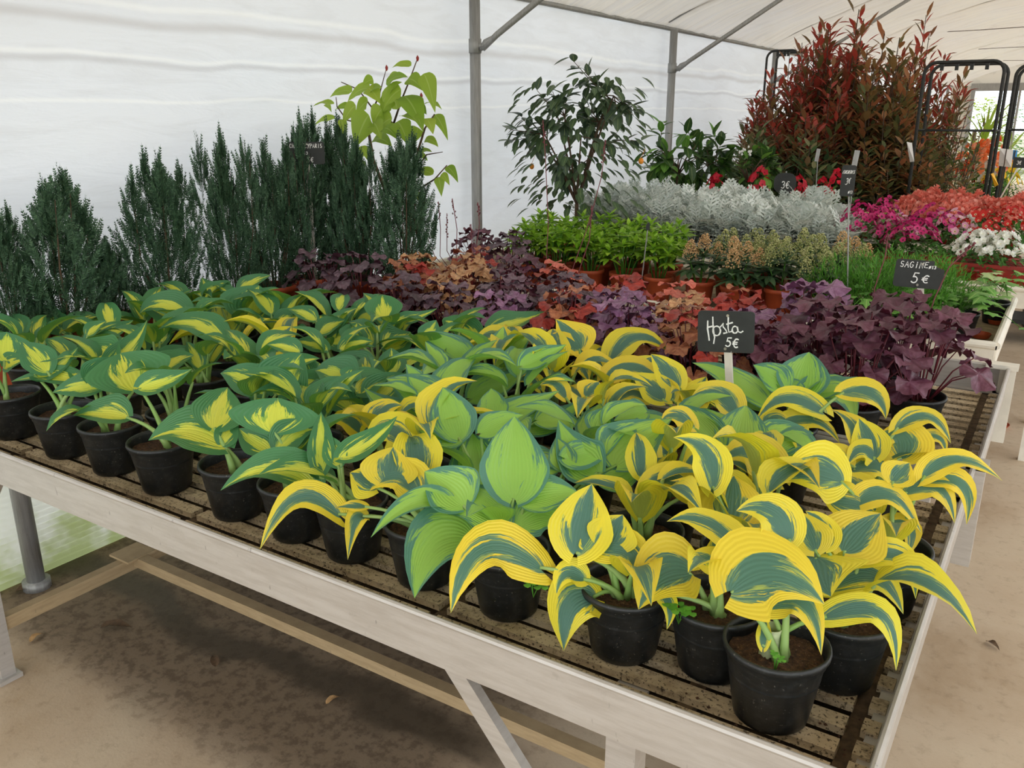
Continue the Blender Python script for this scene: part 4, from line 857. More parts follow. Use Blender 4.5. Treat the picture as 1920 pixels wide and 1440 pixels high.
# ================================================================== lime-leaved shrub, citrus bushes
M['lime'] = leafm('lime_green_leaf', ['#98b83e', '#a9c548', '#86ab38', '#b7cc50'], .45, .45, 'rnd')
M['citrus'] = leafm('dark_citrus_leaf', ['#3e5140', '#4d614a', '#5d7552', '#44573f', '#6a8458'], .35, .22, 'rnd')
M['laurel'] = leafm('broad_citrus_leaf', ['#39552c', '#4c6f36', '#2f4a2a', '#5c8a3c', '#7fb348'], .38, .3, 'rnd')
M['orange'] = plain('kumquat_orange', '#e8912a', .4, 0, .08, 60)
def pt(u, v, y): return aty(u, v, y)
t = thing('lime_leaved_shrub', 'young shrub with large lime-green leaves rising behind the dark conifers', 'shrub', (-2.25, 2.80, .76)); o = np.array(t.location); YL = 2.80
potted(t, pot=TPOT, s=1.1)
mb = MB()
def br(pts, r0, r1): P = [pt(u, v, YL + dy) - o for u, v, dy in pts]; mb.tube(P, np.linspace(r0, r1, len(P)), 6)
mb.tube([(0, 0, .09), (.02, .0, .2), pt(768, 372, YL) - o], [.010, .009, .008], 8)
br([(768, 372, 0), (778, 320, 0), (784, 282, 0), (797, 240, 0), (815, 214, .02)], .008, .003); br([(784, 282, 0), (760, 262, .03), (738, 232, .04), (700, 205, .06), (672, 168, .08), (640, 154, .1)], .006, .002)
br([(738, 232, .04), (752, 190, .02), (768, 150, 0), (782, 112, 0)], .005, .002); br([(768, 372, 0), (790, 352, -.02), (815, 336, -.04), (838, 310, -.05)], .005, .002); br([(700, 205, .06), (712, 175, .05), (724, 130, .05)], .004, .0015)
br([(738, 232, .04), (690, 235, .03), (650, 225, 0), (632, 200, 0), (630, 182, 0)], .005, .0015); br([(778, 320, 0), (800, 290, -.02), (830, 285, -.03)], .004, .0015); br([(0 + 700, 300, .02), (690, 240, .03)], .007, .006)
mb.tube([(0, 0, .1), pt(700, 300, YL + .02) - o], [.008, .007], 6); mb.obj('branches', 'bark', t, smooth=True)
for (bu, bv, tu, tv, w) in ((771,123,735,127,14),(765,148,792,170,26),(795,138,816,212,26),(724,158,765,145,18),(718,190,754,154,22),(660,172,618,183,20),(626,195,586,200,14),(610,195,622,211,10),(628,222,588,236,14),(690,165,712,194,28),(692,166,652,190,24),(692,216,666,278,44),(735,222,703,252,44),(733,195,706,232,26),(758,180,794,248,40),(752,168,720,202,30),(667,198,643,232,24),(640,224,648,264,14),(745,228,766,274,32),(785,240,773,272,24),(800,222,812,252,24),(815,215,840,264,18),(797,195,829,206,14),(785,289,810,285,12),(782,292,802,302,12),(812,327,780,322,16),(838,312,859,343,16),(828,326,843,348,12),(822,332,828,369,16),(783,362,797,389,15),(797,262,822,276,16),(668,284,673,310,24),(677,274,690,302,18),(700,262,735,276,26),(716,205,700,235,30),(745,205,730,170,28),(700,150,680,160,20),(770,200,800,215,26),(690,190,668,215,26),(720,240,745,262,24),(730,150,745,135,12),(655,200,630,205,16),(700,230,715,262,26),(758,215,785,232,30),(680,300,672,335,16),(690,175,716,165,20),(735,185,715,215,30)):
    y = YL + R.uniform(-.12, .08); B_ = pt(bu, bv, y); T_ = pt(tu, tv, y - R.uniform(0, .04)); nh = nrm(np.array([0, 0, .6]) + nrm(CP - B_) * .7 + np.array([R.uniform(-.3, .3), R.uniform(-.3, .3), 0])); Mi = (B_ + T_) / 2 + np.array([0, 0, 1.]) * .12 * np.linalg.norm(T_ - B_)
    V, F, U = hosta_blade(B_, Mi, T_, w * 2.85 / FPX * 1.55, nh, .12, 0.0, 3, 9, .02, base0=.06); link('leaf', mk('leaf', V - o, F, 'lime', U), t)
mb = MB()
for (u, v) in ((783, 112), (725, 130), (790, 182)): c = pt(u, v, YL) - o; mb.lathe([(0, -.008), (.005, 0), (.006, .008), (.0, .018)], 7, tuple(c))
mb.obj('bud', 'redpot', t, smooth=True)

def bush(t, crown, trunk, n, mat, L, r0, name='leaf', drop=.4, lw=.34, top=None, stuff=False, tips=None, shapes=4, stem_r=.010, spread=1.0):
    """branching bush: trunk -> limbs -> twigs, leaves set along the twigs. crown = (centre, (rx, ry, rz)) in world space"""
    o = np.array(t.location); cc, rad = np.array(crown[0], float), np.array(crown[1], float); mb = MB(); tw = []
    limbs = []; b0 = np.array(trunk[0], float); b1 = np.array(trunk[1], float)
    mb.tube([b0 - o, (b0 + b1) / 2 - o + (r0.uniform(-.01, .01), r0.uniform(-.01, .01), 0), b1 - o], [stem_r, stem_r * .9, stem_r * .8], 8)
    nl = 8
    for i in range(nl):
        a = i * 2 * math.pi / nl + r0.uniform(-.3, .3); e = cc + rad * np.array([math.cos(a) * .5, math.sin(a) * .5, r0.uniform(-.25, .45)]); m = b1 * .5 + e * .5 + (0, 0, .02); mb.tube([b1 - o, m - o, e - o], [stem_r * .6, stem_r * .45, stem_r * .3], 6); limbs += [e, m]
    ms = []; per = 7; 
    for i in range(max(1, n // per)):
        v = nrm([r0.gauss(0, 1), r0.gauss(0, 1), r0.gauss(.15, 1)]); e = cc + rad * v * r0.uniform(.55, 1.0); s = min(limbs, key=lambda l: np.linalg.norm((l - e) / rad) + r0.uniform(0, .2)); m = (s + e) / 2 + np.array([0, 0, -.02 + .04 * r0.random()])
        mb.tube([s - o, m - o, e - o], [stem_r * .25, stem_r * .18, stem_r * .1], 4)
        for k in range(per):
            q = .35 + .65 * k / (per - 1); p = s * (1 - q) ** 2 + (2 * m - .5 * (s + e)) * 2 * q * (1 - q) + e * q * q; dd = nrm(e - m); az = k * 2.4 + i
            sd = nrm(np.cross(dd, (0.3, 0.1, 1))); u2 = np.cross(sd, dd); d = dd * .7 + (sd * math.cos(az) + u2 * math.sin(az)) * .9 * spread + np.array([0, 0, -drop]); ms.append(frame(p - o, d, (0, 0, 1), L * r0.uniform(.7, 1.15)))
    mb.obj('branches', 'bark', t, smooth=True)
    T = [simple_leaf(lw * r0.uniform(.85, 1.15), .25, r0.uniform(.05, .35), 1, 5) for _ in range(shapes)]
    if stuff:
        V, F, U = rep(*T[0], ms); ob = link('foliage', mk('foliage', V, F, mat, U), t); ob['kind'] = 'stuff'
    else:
        me = [mk(name, *x[:2], mat, x[2]) for x in T]
        for m in ms[:298]: link(name, r0.choice(me), t, mw=Matrix(m.tolist()))
    return ms
YK = 4.25; c = pt(1083, 225, YK); base = pt(1078, 400, YK); t = thing('kumquat_bush', 'open dark-leaved kumquat bush with a few orange fruits, right of the first post', 'shrub', (base[0], YK, .80)); r0 = random.Random(5)
YKp = t.location
potted(t, pot=TPOT, s=1.1); bush(t, ((c[0], YK, 1.52), (.40, .30, .40)), ((base[0], YK, .9), (base[0] + .01, YK, 1.12)), 298, 'citrus', .095, r0, drop=.35, lw=.44, stem_r=.013)
t.location.z = .76
V, F, U = rep(*simple_leaf(.36, .25, .2, 1, 4), [frame((.40 * math.sqrt(r0.random()) * math.cos(a), .26 * math.sin(a) * r0.random(), z), (math.cos(a), math.sin(a), -.5), (0, 0, 1), r0.uniform(.06, .095)) for a, z in [(r0.uniform(0, 6.28), r0.uniform(.28, .98)) for _ in range(330)]])
o_ = link('foliage', mk('foliage', V, F, 'citrus', U), t); o_['kind'] = 'stuff'
for k, (u, v) in enumerate(((997, 312), (1202, 302))):
    p = pt(u, v, YK - .05); mb = MB(); mb.lathe([(0, -.016), (.009, -.013), (.0135, -.003), (.0125, .007), (.006, .015), (0, .017)], 12, tuple(p - np.array(t.location))); mb.tube([p - np.array(t.location) + (0, 0, .015), p - np.array(t.location) + (0.01, .02, .06)], .0012, 4); mb.obj('fruit', 'orange', t, smooth=True)
r0 = random.Random(8); YB = 5.7
def cit(u, v, y, rx, rz, lab, n, L, mat='laurel', name='citrus_bush', zp=None, **k):
    c = pt(u, v, y); t = thing(name, lab, 'shrub', (c[0], y, zp if zp is not None else .76)); potted(t, pot=TPOT, s=1.3) ; bush(t, (c, (rx, rx * .8, rz)), ((c[0], y, t.location.z + .1), (c[0], y, c[2] - rz * .55)), n, mat, L, r0, lw=.40, drop=.05, **k); return t
cit(1272, 290, 5.72, .26, .26, 'citrus bush with broad bright green leaves behind the silver foliage', 170, .13)
cit(1340, 300, 5.95, .22, .20, 'second broad-leaved bush with a pale top shoot, right of the bright one', 120, .12)
cit(1405, 318, 5.75, .20, .16, 'low dark glossy bush with a tuft of white buds beside the photinias', 120, .10)
mb = MB()
t = SC.objects.get('citrus_bush.002')
for k in range(14): p = pt(1398 + R.uniform(-14, 12), 283 + R.uniform(-8, 8), 5.62) - np.array(t.location); mb.lathe([(0, -.008), (.008, 0), (0, .012)], 5, tuple(p))
o_ = mb.obj('white_buds', 'white_card', t, smooth=True); o_['kind'] = 'stuff'

# ================================================================== photinias on trolleys, by the far wall
def phot_mat(name, lo, mid, hi):
    t = NT(name); z = t.sep(t.oco())[2]; n = t.isl(); f = t.mth('ADD', t.mth('MULTIPLY', z, .75), t.mth('MULTIPLY', t.mth('SUBTRACT', n, .5), .85))
    k = len(lo); c = t.ramp(f, [(.15, lin(lo)), (.5, lin(mid)), (.78, lin(hi))])
    c = t.mix(t.mth('MULTIPLY', t.mth('GREATER_THAN', t.mth('FRACT', t.mth('MULTIPLY', n, 7.3)), .72), .55), c, lin('#6b7a48')); t.bc(c); t.p(Roughness=.38); t.translucent(c, .34); return t.m
M['phot_red'] = phot_mat('photinia_red', '#6a6a40', '#a84a3e', '#c25244'); M['phot_brown'] = phot_mat('photinia_bronze', '#68744a', '#9c784c', '#bc7852'); M['phot_green'] = phot_mat('photinia_green', '#4f6c46', '#6a8858', '#9a7a58'); M['olive'] = phot_mat('thin_olive_foliage', '#5a683a', '#7a854e', '#a87a54')
PV, PF, PU = simple_leaf(.30, .25, .12, 1, 3)
def shoots(seed, n=16, lv=34, L=.085, wid=.5, lean=.35):
    r = random.Random(seed); ms = []; mb = MB()
    for i in range(n):
        a = r.uniform(0, 6.28); q = math.sqrt(r.random()) * wid; e = np.array([math.cos(a) * q, math.sin(a) * q, 0]); h = r.uniform(.72, 1.0) * (1 - .25 * q / wid); P = [e * .12, e * .6 + (0, 0, h * .4), e + (0, 0, h)]; mb.tube(P, [.006, .005, .0025], 4)
        for k in range(lv):
            f = .16 + .84 * k / lv; p = P[0] * (1 - f) ** 2 + (2 * P[1] - .5 * (P[0] + P[2])) * 2 * f * (1 - f) + P[2] * f * f; az = k * 2.4 + i; ll = r.uniform(.7, 1.2) * L * (1 if f < .9 else .8)
            off = r.uniform(0, .13) * (1 - f * .75); p = p + np.array([math.cos(az), math.sin(az), 0]) * off
            d = np.array([math.cos(az), math.sin(az), -.1 + f * .8 + r.uniform(-.6, .5)]); ms.append(frame(p, d, (0, 0, 1), ll))
    V, F, U = rep(PV, PF, PU, ms); return V, F, U, mb
SH = {}
for nm, seed in (('phot_red', 21), ('phot_brown', 22), ('phot_green', 23), ('olive', 24)):
    for k in range(2):
        V, F, U, mb = shoots(seed + 10 * k, n=26 if nm != 'olive' else 18, lv=95 if nm != 'olive' else 60, L=.098 if nm != 'olive' else .07, wid=.36); SH[nm, k] = (mk('foliage', V, F, nm, U), mb.me('stems', 'twig', True))
for i, (u, v, y, nm, sc, lab) in enumerate((
    (1590, 5, 7.6, 'phot_red', 1.15, 'tallest red photinia arching over the middle of the group'), (1740, 25, 7.9, 'phot_red', .9, 'tall red photinia with the highest shoot, by the trolley arch'), (1500, 95, 7.4, 'phot_red', 1.0, 'deep red photinia at the centre of the group'),
    (1560, 120, 7.0, 'phot_red', 1.0, 'dark crimson photinia in front of the tallest one'), (1660, 45, 7.3, 'phot_brown', 1.1, 'bronze photinia between the two tall red ones'), (1690, 170, 7.0, 'phot_brown', 1.0, 'brown-leaved photinia low in front of the trolley arch'),
    (1455, 235, 7.2, 'phot_green', .9, 'green photinia with coppery tips at the left end of the group'), (1540, 255, 6.6, 'phot_green', 1.0, 'green-leaved photinia standing foremost, behind the silver foliage'), (1400, 265, 7.8, 'phot_green', .6, 'slender photinia with thin pink-tipped shoots against the film'),
    (1760, 165, 7.2, 'olive', 1.0, 'loose olive-brown shrub under the trolley arch'), (1800, 175, 7.8, 'olive', .9, 'sparse olive shrub near the bright doorway'), (1720, 280, 6.7, 'phot_brown', .9, 'low bronze photinia behind the coral begonias'), (1625, 285, 6.7, 'phot_brown', .9, 'shaded bronze photinia above the magenta flowers'),
    (1610, 120, 8.3, 'phot_red', 1.1, 'red photinia at the back of the group'), (1790, 290, 6.9, 'olive', .8, 'low olive shrub right of the white hanging tag'), (1445, 165, 8.1, 'phot_red', .7, 'red-tipped photinia beside the third wall post'), (1430, 225, 6.7, 'phot_green', .9, 'green photinia just right of the low glossy citrus'), (1490, 205, 6.7, 'phot_green', 1.0, 'green photinia in the middle of the left flank'), (1540, 50, 8.0, 'phot_red', .9, 'red photinia reaching the roof left of the tallest'))):
    p = aty(u, v, y); zt = p[2]; z0 = .22; t = thing('photinia_shrub' if nm != 'olive' else 'olive_shrub', lab, 'shrub', (p[0], y, z0), 'shrubs on the trolleys'); fo, st = SH[nm, i % 2]
    for n_, me in (('foliage', fo), ('stems', st)):
        o = link(n_, me, t, (0, 0, .2)); o.scale = (sc * 1.15, sc * 1.15, (zt - z0 - .2) * 1.05); o.rotation_euler.z = i * 1.3
        if n_ == 'foliage': o['kind'] = 'stuff'
    mb = MB(); mb.lathe([(0, .001), (.11, 0), (.14, .22), (.15, .22), (.15, .24), (.13, .24), (.12, .2), (0, .2)], 20); mb.obj('pot', 'pot', t, smooth=True)
# ================================================================== bright green skimmias
M['skim'] = leafm('bright_skimmia_leaf', ['#6fa022', '#9cc838', '#86b82c', '#b4d84c', '#4f7f22'], .38, .3)
M['skimdark'] = leafm('dark_skimmia_leaf', ['#3f5c3a', '#50704a', '#5f7f58', '#36502f'], .38, .15)
M['silver'] = leafm('silver_felted_leaf', ['#c4cdc4', '#dbe2da', '#eef1ec', '#a8b3a8'], .9, .2)
M['feather'] = leafm('feathery_green', ['#4a8428', '#5c9a34', '#70ac40', '#3e7020'], .6, .35)
M['ivy'] = leafm('ivy_leaf', ['#6ea84a', '#82b85a', '#5b9440', '#94c46c'], .4, .25, 'rnd')
M['ivy2'] = leafm('variegated_ivy_leaf', ['#a9c47c', '#c8d8a0', '#8cb060', '#dde4c0'], .4, .25, 'rnd')
M['bedgreen'] = leafm('bedding_leaf', ['#2f5c22', '#3f7a2c', '#4f8a38', '#2a4f20'], .45, .25)
M['limebed'] = leafm('lime_bedding_leaf', ['#a8b832', '#bccc44', '#90a830'], .5, .35)
M['bud_y'] = leafm('pale_skimmia_bud', ['#a9ab68', '#c8c68c', '#8c9a50', '#d8d29c'], .7, .1)
M['bud_o'] = leafm('peach_skimmia_bud', ['#d8b078', '#e0bc8c', '#c89860'], .7, .1)
def bloom_mat(name, cols, throat, thr=.16):
    t = NT(name); u = t.sep(t.uv()); x = t.mth('SUBTRACT', u[0], .5); y = t.mth('SUBTRACT', u[1], .5); r = t.mth('SQRT', t.mth('ADD', t.mth('MULTIPLY', x, x), t.mth('MULTIPLY', y, y)))
    n = t.isl(); c = t.ramp(n, [(i / max(1, len(cols) - 1), lin(s)) for i, s in enumerate(cols)]); c = t.mix(t.mth('LESS_THAN', r, thr), c, lin(throat)); c = t.mix(t.mth('LESS_THAN', r, thr * .45), c, lin('#3a1a10' if throat != '#fbfbf2' else '#e8e8a0'))
    t.bc(c); t.p(Roughness=.5); t.translucent(c, .3); return t.m
M['fl_magenta'] = bloom_mat('magenta_petals', ['#c61c6c', '#d62e7c', '#aa145a', '#e04488'], '#7a1040'); M['fl_pink'] = bloom_mat('pink_petals_pale_eye', ['#c83a86', '#e088b4', '#f0c0d0', '#b82a74'], '#f6dca8')
M['fl_white'] = bloom_mat('white_petals', ['#fbfbf4', '#f2f3e8', '#ffffff'], '#fbfbf2'); M['fl_red'] = bloom_mat('red_petals_cream_eye', ['#c01c18', '#d42c22', '#a81414'], '#f0c8a0', .14)
M['fl_coral'] = bloom_mat('coral_begonia_petals', ['#f28c78', '#f6a492', '#ee7a66', '#fab8a8'], '#e86e5a', .12); M['fl_cyclamen'] = bloom_mat('crimson_cyclamen_petals', ['#e0203a', '#c81430', '#ee3a50'], '#a01028', .1)
M['fl_yellow'] = bloom_mat('pale_yellow_petals', ['#f0eea0', '#e6e884', '#f8f6bc'], '#e4c83a', .13); M['fl_gold'] = bloom_mat('golden_pansy_petals', ['#f8c81c', '#fbd83a'], '#4a2a10', .12); M['fl_orange'] = bloom_mat('orange_petals', ['#f06a2a', '#f88a4c', '#f4b890'], '#e05a20', .1)
LT = simple_leaf(.32, .25, .18, 1, 4)
def rosettes(seed, n, rad, h, L, per=9, wide=1.0, tpl=None, low=.3, stemr=.0028):
    r = random.Random(seed); ms = []; mb = MB(); tops = []
    for i in range(n):
        a = i * 2.4 + r.uniform(-.3, .3); q = rad * math.sqrt((i + .3) / n); p = np.array([q * math.cos(a), q * math.sin(a), h * (1 - low * (q / rad) ** 2) * r.uniform(.88, 1.08)]); b = np.array([p[0] * .2, p[1] * .2, 0])
        mb.tube([b, (p + b) / 2 + (0, 0, .01), p], [stemr * 1.4, stemr, stemr * .8], 5); tops.append(p)
        for lay, (el, s, dz) in enumerate(((.9, .75, 0), (.25, 1.0, -.008), (-.1, 1.0, -.035))):
            m = per if lay else per // 2
            for k in range(m):
                th = k * 2 * math.pi / m + lay * .5 + r.uniform(-.25, .25); d = np.array([math.cos(th) * math.cos(el), math.sin(th) * math.cos(el), math.sin(el)]); ms.append(frame(p + (0, 0, dz), d + r.uniform(-.15, .15), (0, 0, 1), L * s * r.uniform(.8, 1.15)))
    V, F, U = rep(*(tpl or LT), ms); return V, F, U, mb, tops
SK = []
for k in range(3):
    V, F, U, mb, tp = rosettes(40 + k, 9, .085, .20, .058, 8); SK.append((mk('foliage', V, F, 'skim', U), mb.me('stems', 'feather', True)))
def place(name, label, cat, x, y, z0, parts, pot=None, ps=.9, sc=1.0, group=None, zs=None, rz=None):
    t = thing(name, label, cat, (x, y, z0), group); potted(t, s=ps, sz=ps, pot=pot); rz = R.uniform(0, 6.28) if rz is None else rz
    for nm, me in parts:
        o = link(nm, me, t, (0, 0, .093 * ps)); o.scale = (sc, sc, zs or sc); o.rotation_euler.z = rz
        if nm in ('foliage', 'blossoms', 'buds', 'flower_heads'): o['kind'] = 'stuff'
    return t
k = 0; SKL = ['front', 'back']
for r_, y in enumerate((3.50, 3.68, 3.86)):
    for c_, x in enumerate(np.arange(-2.16 - .05 * r_, -1.36 - .1 * r_, .17)):
        place('green_skimmia', f"bright green skimmia, {ordn(c_)} from the left in the {['front', 'middle', 'back'][r_]} skimmia row", 'shrub', float(x), y, .76, [('foliage', SK[k % 3][0]), ('stems', SK[k % 3][1])], TPOT, .75, 1.05 + .1 * (r_ == 2), group='bright green skimmias'); k += 1
# flowering skimmias: dark leaves under heads of tiny buds
OCT = (np.array([(1, 0, 0), (0, 1, 0), (-1, 0, 0), (0, -1, 0), (0, 0, 1), (0, 0, -1)], float), np.array([(0, 1, 4), (1, 2, 4), (2, 3, 4), (3, 0, 4), (1, 0, 5), (2, 1, 5), (3, 2, 5), (0, 3, 5)]), np.zeros((6, 2)))
FS = []
for k in range(3):
    V, F, U, mb, tp = rosettes(60 + k, 5, .085, .15, .072, 8, low=.4); r = random.Random(k); bs = []
    for p in tp:
        for i in range(140):
            z = r.random(); a = r.uniform(0, 6.28); q = .038 * math.sqrt(max(.02, 1 - z)) * r.uniform(.5, 1); m = np.eye(4) * r.uniform(.0026, .0042); m[3, 3] = 1; m[:3, 3] = p + (q * math.cos(a), q * math.sin(a), .010 + z * .08); bs.append(m)
    V2, F2, U2 = rep(*OCT, bs); FS.append((mk('foliage', V, F, 'skimdark', U), mb.me('stems', 'feather', True), mk('flower_heads', V2, F2, 'bud_o' if k == 0 else 'bud_y', U2)))
for i, (x, y, kk) in enumerate(((-1.29, 3.50, 0), (-1.12, 3.47, 0), (-.95, 3.52, 1), (-.79, 3.46, 2), (-1.23, 3.70, 1), (-1.05, 3.68, 2), (-.88, 3.70, 1), (-1.15, 3.88, 2), (-.96, 3.88, 1), (-.78, 3.87, 0), (-.74, 3.68, 2))):
    lab = ['flowering skimmia with drying peach heads, beside the bright green ones', 'flowering skimmia with the tallest peach-yellow heads in front', 'flowering skimmia with long bare stalks above the Hosta sign', 'flowering skimmia with one big oval head, next to the feathery green plants'][i] if i < 4 else f"flowering skimmia with pale bud heads, {ordn(i - 4)} in the rows behind the front four"
    place('flowering_skimmia', lab, 'shrub', x, y, .76, [('foliage', FS[kk][0]), ('stems', FS[kk][1]), ('flower_heads', FS[kk][2])], TPOT, .75, 1.05, group='flowering skimmias')
# feathery green plants
FT = (np.array([(-.045, 0, 0), (.045, 0, 0), (.05, .6, .03), (-.05, .6, .03), (0, 1, 0)], float), np.array([(0, 1, 2, 3), (3, 2, 4, 4)]), np.zeros((5, 2)))
def feather_plant(seed, n=1100, h=.20, w=.105):
    r = random.Random(seed); ms = []
    for i in range(n):
        a = r.uniform(0, 6.28); q = w * math.sqrt(r.random()); z = h * r.random() ** .6 * (1 - .5 * (q / w) ** 2); ms.append(frame((q * math.cos(a), q * math.sin(a), z), (math.cos(a) * .6 + r.uniform(-.6, .6), math.sin(a) * .6 + r.uniform(-.6, .6), r.uniform(.0, 1)), (0, 0, 1), r.uniform(.022, .04)))
    V, F, U = rep(*FT, ms); F = [tuple(dict.fromkeys(f)) for f in F.tolist()]; return V, F, U
FP = []
for k in range(2): V, F, U = feather_plant(k); FP.append(mk('foliage', V, F, 'feather', U))
for i, (x, y) in enumerate(((-.70, 3.36), (-.56, 3.33), (-.43, 3.36), (-.63, 3.53), (-.49, 3.52), (-.57, 3.70), (-.43, 3.68), (-.36, 3.53))):
    place('feathery_plant', f"soft feathery green plant, {ordn(i)} counting from the EUCHERES rod rightwards and back", 'plant', x, y, .76, [('foliage', FP[i % 2])], None, .8, 1.05, group='feathery green plants')
# ivies trailing over the tray
def ivy_leaf():
    P = [(0, 0), (-.16, -.06), (-.42, .02), (-.30, .26), (-.52, .52), (-.20, .56), (0, 1.0), (.20, .56), (.52, .52), (.30, .26), (.42, .02), (.16, -.06)]
    V = [(0, .35, .03)] + [(x, y, -.10 * abs(x) - .08 * y * y) for x, y in P]; return np.array(V), np.array([(0, 1 + (i + 1) % 12, 1 + i) for i in range(12)]), np.array([(.5, .5)] + [(.5 + x, .5 + y / 2) for x, y in P])
IV = ivy_leaf(); IVM = {m: mk('leaf', IV[0], IV[1], m, IV[2]) for m in ('ivy', 'ivy2')}
r0 = random.Random(3)
for i, (x, y, n, lab, m) in enumerate(((-.40, 3.42, 48, 'green ivy spilling to the front rail of the tray', 'ivy'), (-.27, 3.55, 66, 'largest green ivy with a runner reaching over the side rail', 'ivy'), (-.31, 3.80, 48, 'pale variegated ivy at the back edge of the tray', 'ivy2'), (-.19, 3.84, 26, 'small green ivy with upright shoots behind the SAGINE sign', 'ivy'), (-.53, 3.24, 18, 'low ivy under the left side of the SAGINE sign', 'ivy'))):
    t = thing('ivy_plant', lab, 'ivy', (x, y, .76)); potted(t, s=.75, sz=.75); mb = MB()
    for s in range(6):
        a = s * 1.05 + i; L = r0.uniform(.08, .17); up = r0.uniform(.03, .12); P = [np.array([0, 0, .08]), np.array([math.cos(a) * L * .5, math.sin(a) * L * .5, .08 + up]), np.array([math.cos(a) * L, math.sin(a) * L, .07 + up * .5])]
        mb.tube(P, .0014, 4)
        for k in range(n // 6): f = (k + 1) / (n // 6); p = P[0] * (1 - f) ** 2 + (2 * P[1] - .5 * (P[0] + P[2])) * 2 * f * (1 - f) + P[2] * f * f; th = a + (-1) ** k * .9; link('leaf', IVM[m], t, mw=Matrix(frame(p + (0, 0, .008), (math.cos(th), math.sin(th), r0.uniform(-.5, .2)), (0, 0, 1), r0.uniform(.045, .07)).tolist()))
    if i == 1:
        P = [np.array([.05, 0, .1]), np.array([.12, -.05, .11]), np.array([.19, -.16, .085])]; mb.tube(P, .0014, 4); link('leaf', IVM[m], t, mw=Matrix(frame(P[2], (1, -.3, 0), (0, 0, 1), .05).tolist()))
    mb.obj('stems', 'feather', t, smooth=True)
# ================================================================== silver dusty miller
def silver_tpl():
    V = []; F = []
    def strip(p, d, L, w):
        p = np.array(p, float); d = nrm(d); s = nrm(np.cross(d, (0, 0, 1.))) * w; k = len(V); V.extend([p - s * .5, p + s * .5, p + d * L * .55 + s + (0, 0, .01), p + d * L, p + d * L * .55 - s + (0, 0, .01)]); F.append((k, k + 1, k + 2, k + 4)); F.append((k + 4, k + 2, k + 3, k + 3))
    for i in range(6):
        t0 = .12 + i * .15; L = .34 * math.sin(math.pi * (t0 * .8 + .2)) + .05
        z = .3 * t0 - .42 * t0 * t0
        for s in (-1, 1):
            d = np.array([s * .8, .65, -.12]); strip((0, t0, z), d, L, .04); strip(np.array((0, t0, z)) + nrm(d) * L * .45, (s * .25, 1, -.1), L * .45, .028); strip(np.array((0, t0, z)) + nrm(d) * L * .5, (s * 1, .05, -.1), L * .4, .025)
        strip((0, t0 - .12, .3 * (t0 - .12) - .42 * (t0 - .12) ** 2), (0, 1, .3 - .84 * t0), .2, .028)
    return np.array(V), np.array(F), np.full((len(V), 2), .2)
ST = silver_tpl(); DM = []
for k in range(3):
    r = random.Random(k + 70); ms = []; mb = MB()
    for i in range(9):
        a = i * 2.4; q = .09 * math.sqrt((i + .3) / 9); p = np.array([q * math.cos(a), q * math.sin(a), .17 * r.uniform(.75, 1.12)]); mb.tube([(p[0] * .3, p[1] * .3, 0), p], [.003, .002], 5)
        for j in range(8):
            th = j * 2.4 + i; el = 1.15 - .17 * j; zz = -.010 * j; d = np.array([math.cos(th) * math.cos(el), math.sin(th) * math.cos(el), math.sin(el)]); ms.append(frame(p + (0, 0, zz), d, (0, 0, 1), r.uniform(.09, .145)))
    V, F, U = rep(*ST, ms); F = [tuple(dict.fromkeys(f)) for f in F.tolist()]; DM.append((mk('foliage', V, F, 'silver', U), mb.me('stems', 'silver', True)))
k = 0; r0 = random.Random(9)
for r_, y in enumerate((4.40, 4.58, 4.76, 4.94, 5.08)):
    for c_, x in enumerate(np.arange(-2.25 - .03 * r_, -.88 - .07 * r_, .185)):
        place('silver_ragwort', f"silver felted foliage plant, {ordn(c_)} from the left in the {ordn(r_)} silver row", 'plant', float(x) + r0.uniform(-.02, .02), y, .76, [('foliage', DM[k % 3][0]), ('stems', DM[k % 3][1])], None, .85, r0.uniform(1.0, 1.22), group='silver foliage plants'); k += 1
# ================================================================== flowers in red troughs and pots
def bloom_tpl(petals=5, ruffle=.0, layers=1, cup=.25):
    V = []; F = []; U = []
    for l in range(layers):
        sc = 1 - .3 * l; k = len(V); V.append((0, 0, .0 + .1 * l)); U.append((.5, .5)); n = petals * 3
        for ring, q in ((1, .5), (2, 1.0)):
            for j in range(n):
                th = 2 * math.pi * j / n + l * .5; rr = .5 * q * sc * (.80 + .22 * abs(math.sin(petals * (th - l * .5) / 2)) if ring == 2 else 1); z = cup * q * q * .5 + .18 * l + ruffle * math.sin(th * petals * 1.5) * q; V.append((rr * math.cos(th), rr * math.sin(th), z)); U.append((.5 + rr * math.cos(th) / sc, .5 + rr * math.sin(th) / sc))
        F += [(k, k + 1 + j, k + 1 + (j + 1) % n, k) for j in range(n)]; F += [(k + 1 + j, k + 1 + n + j, k + 1 + n + (j + 1) % n, k + 1 + (j + 1) % n) for j in range(n)]
    return np.array(V), F, np.array(U)
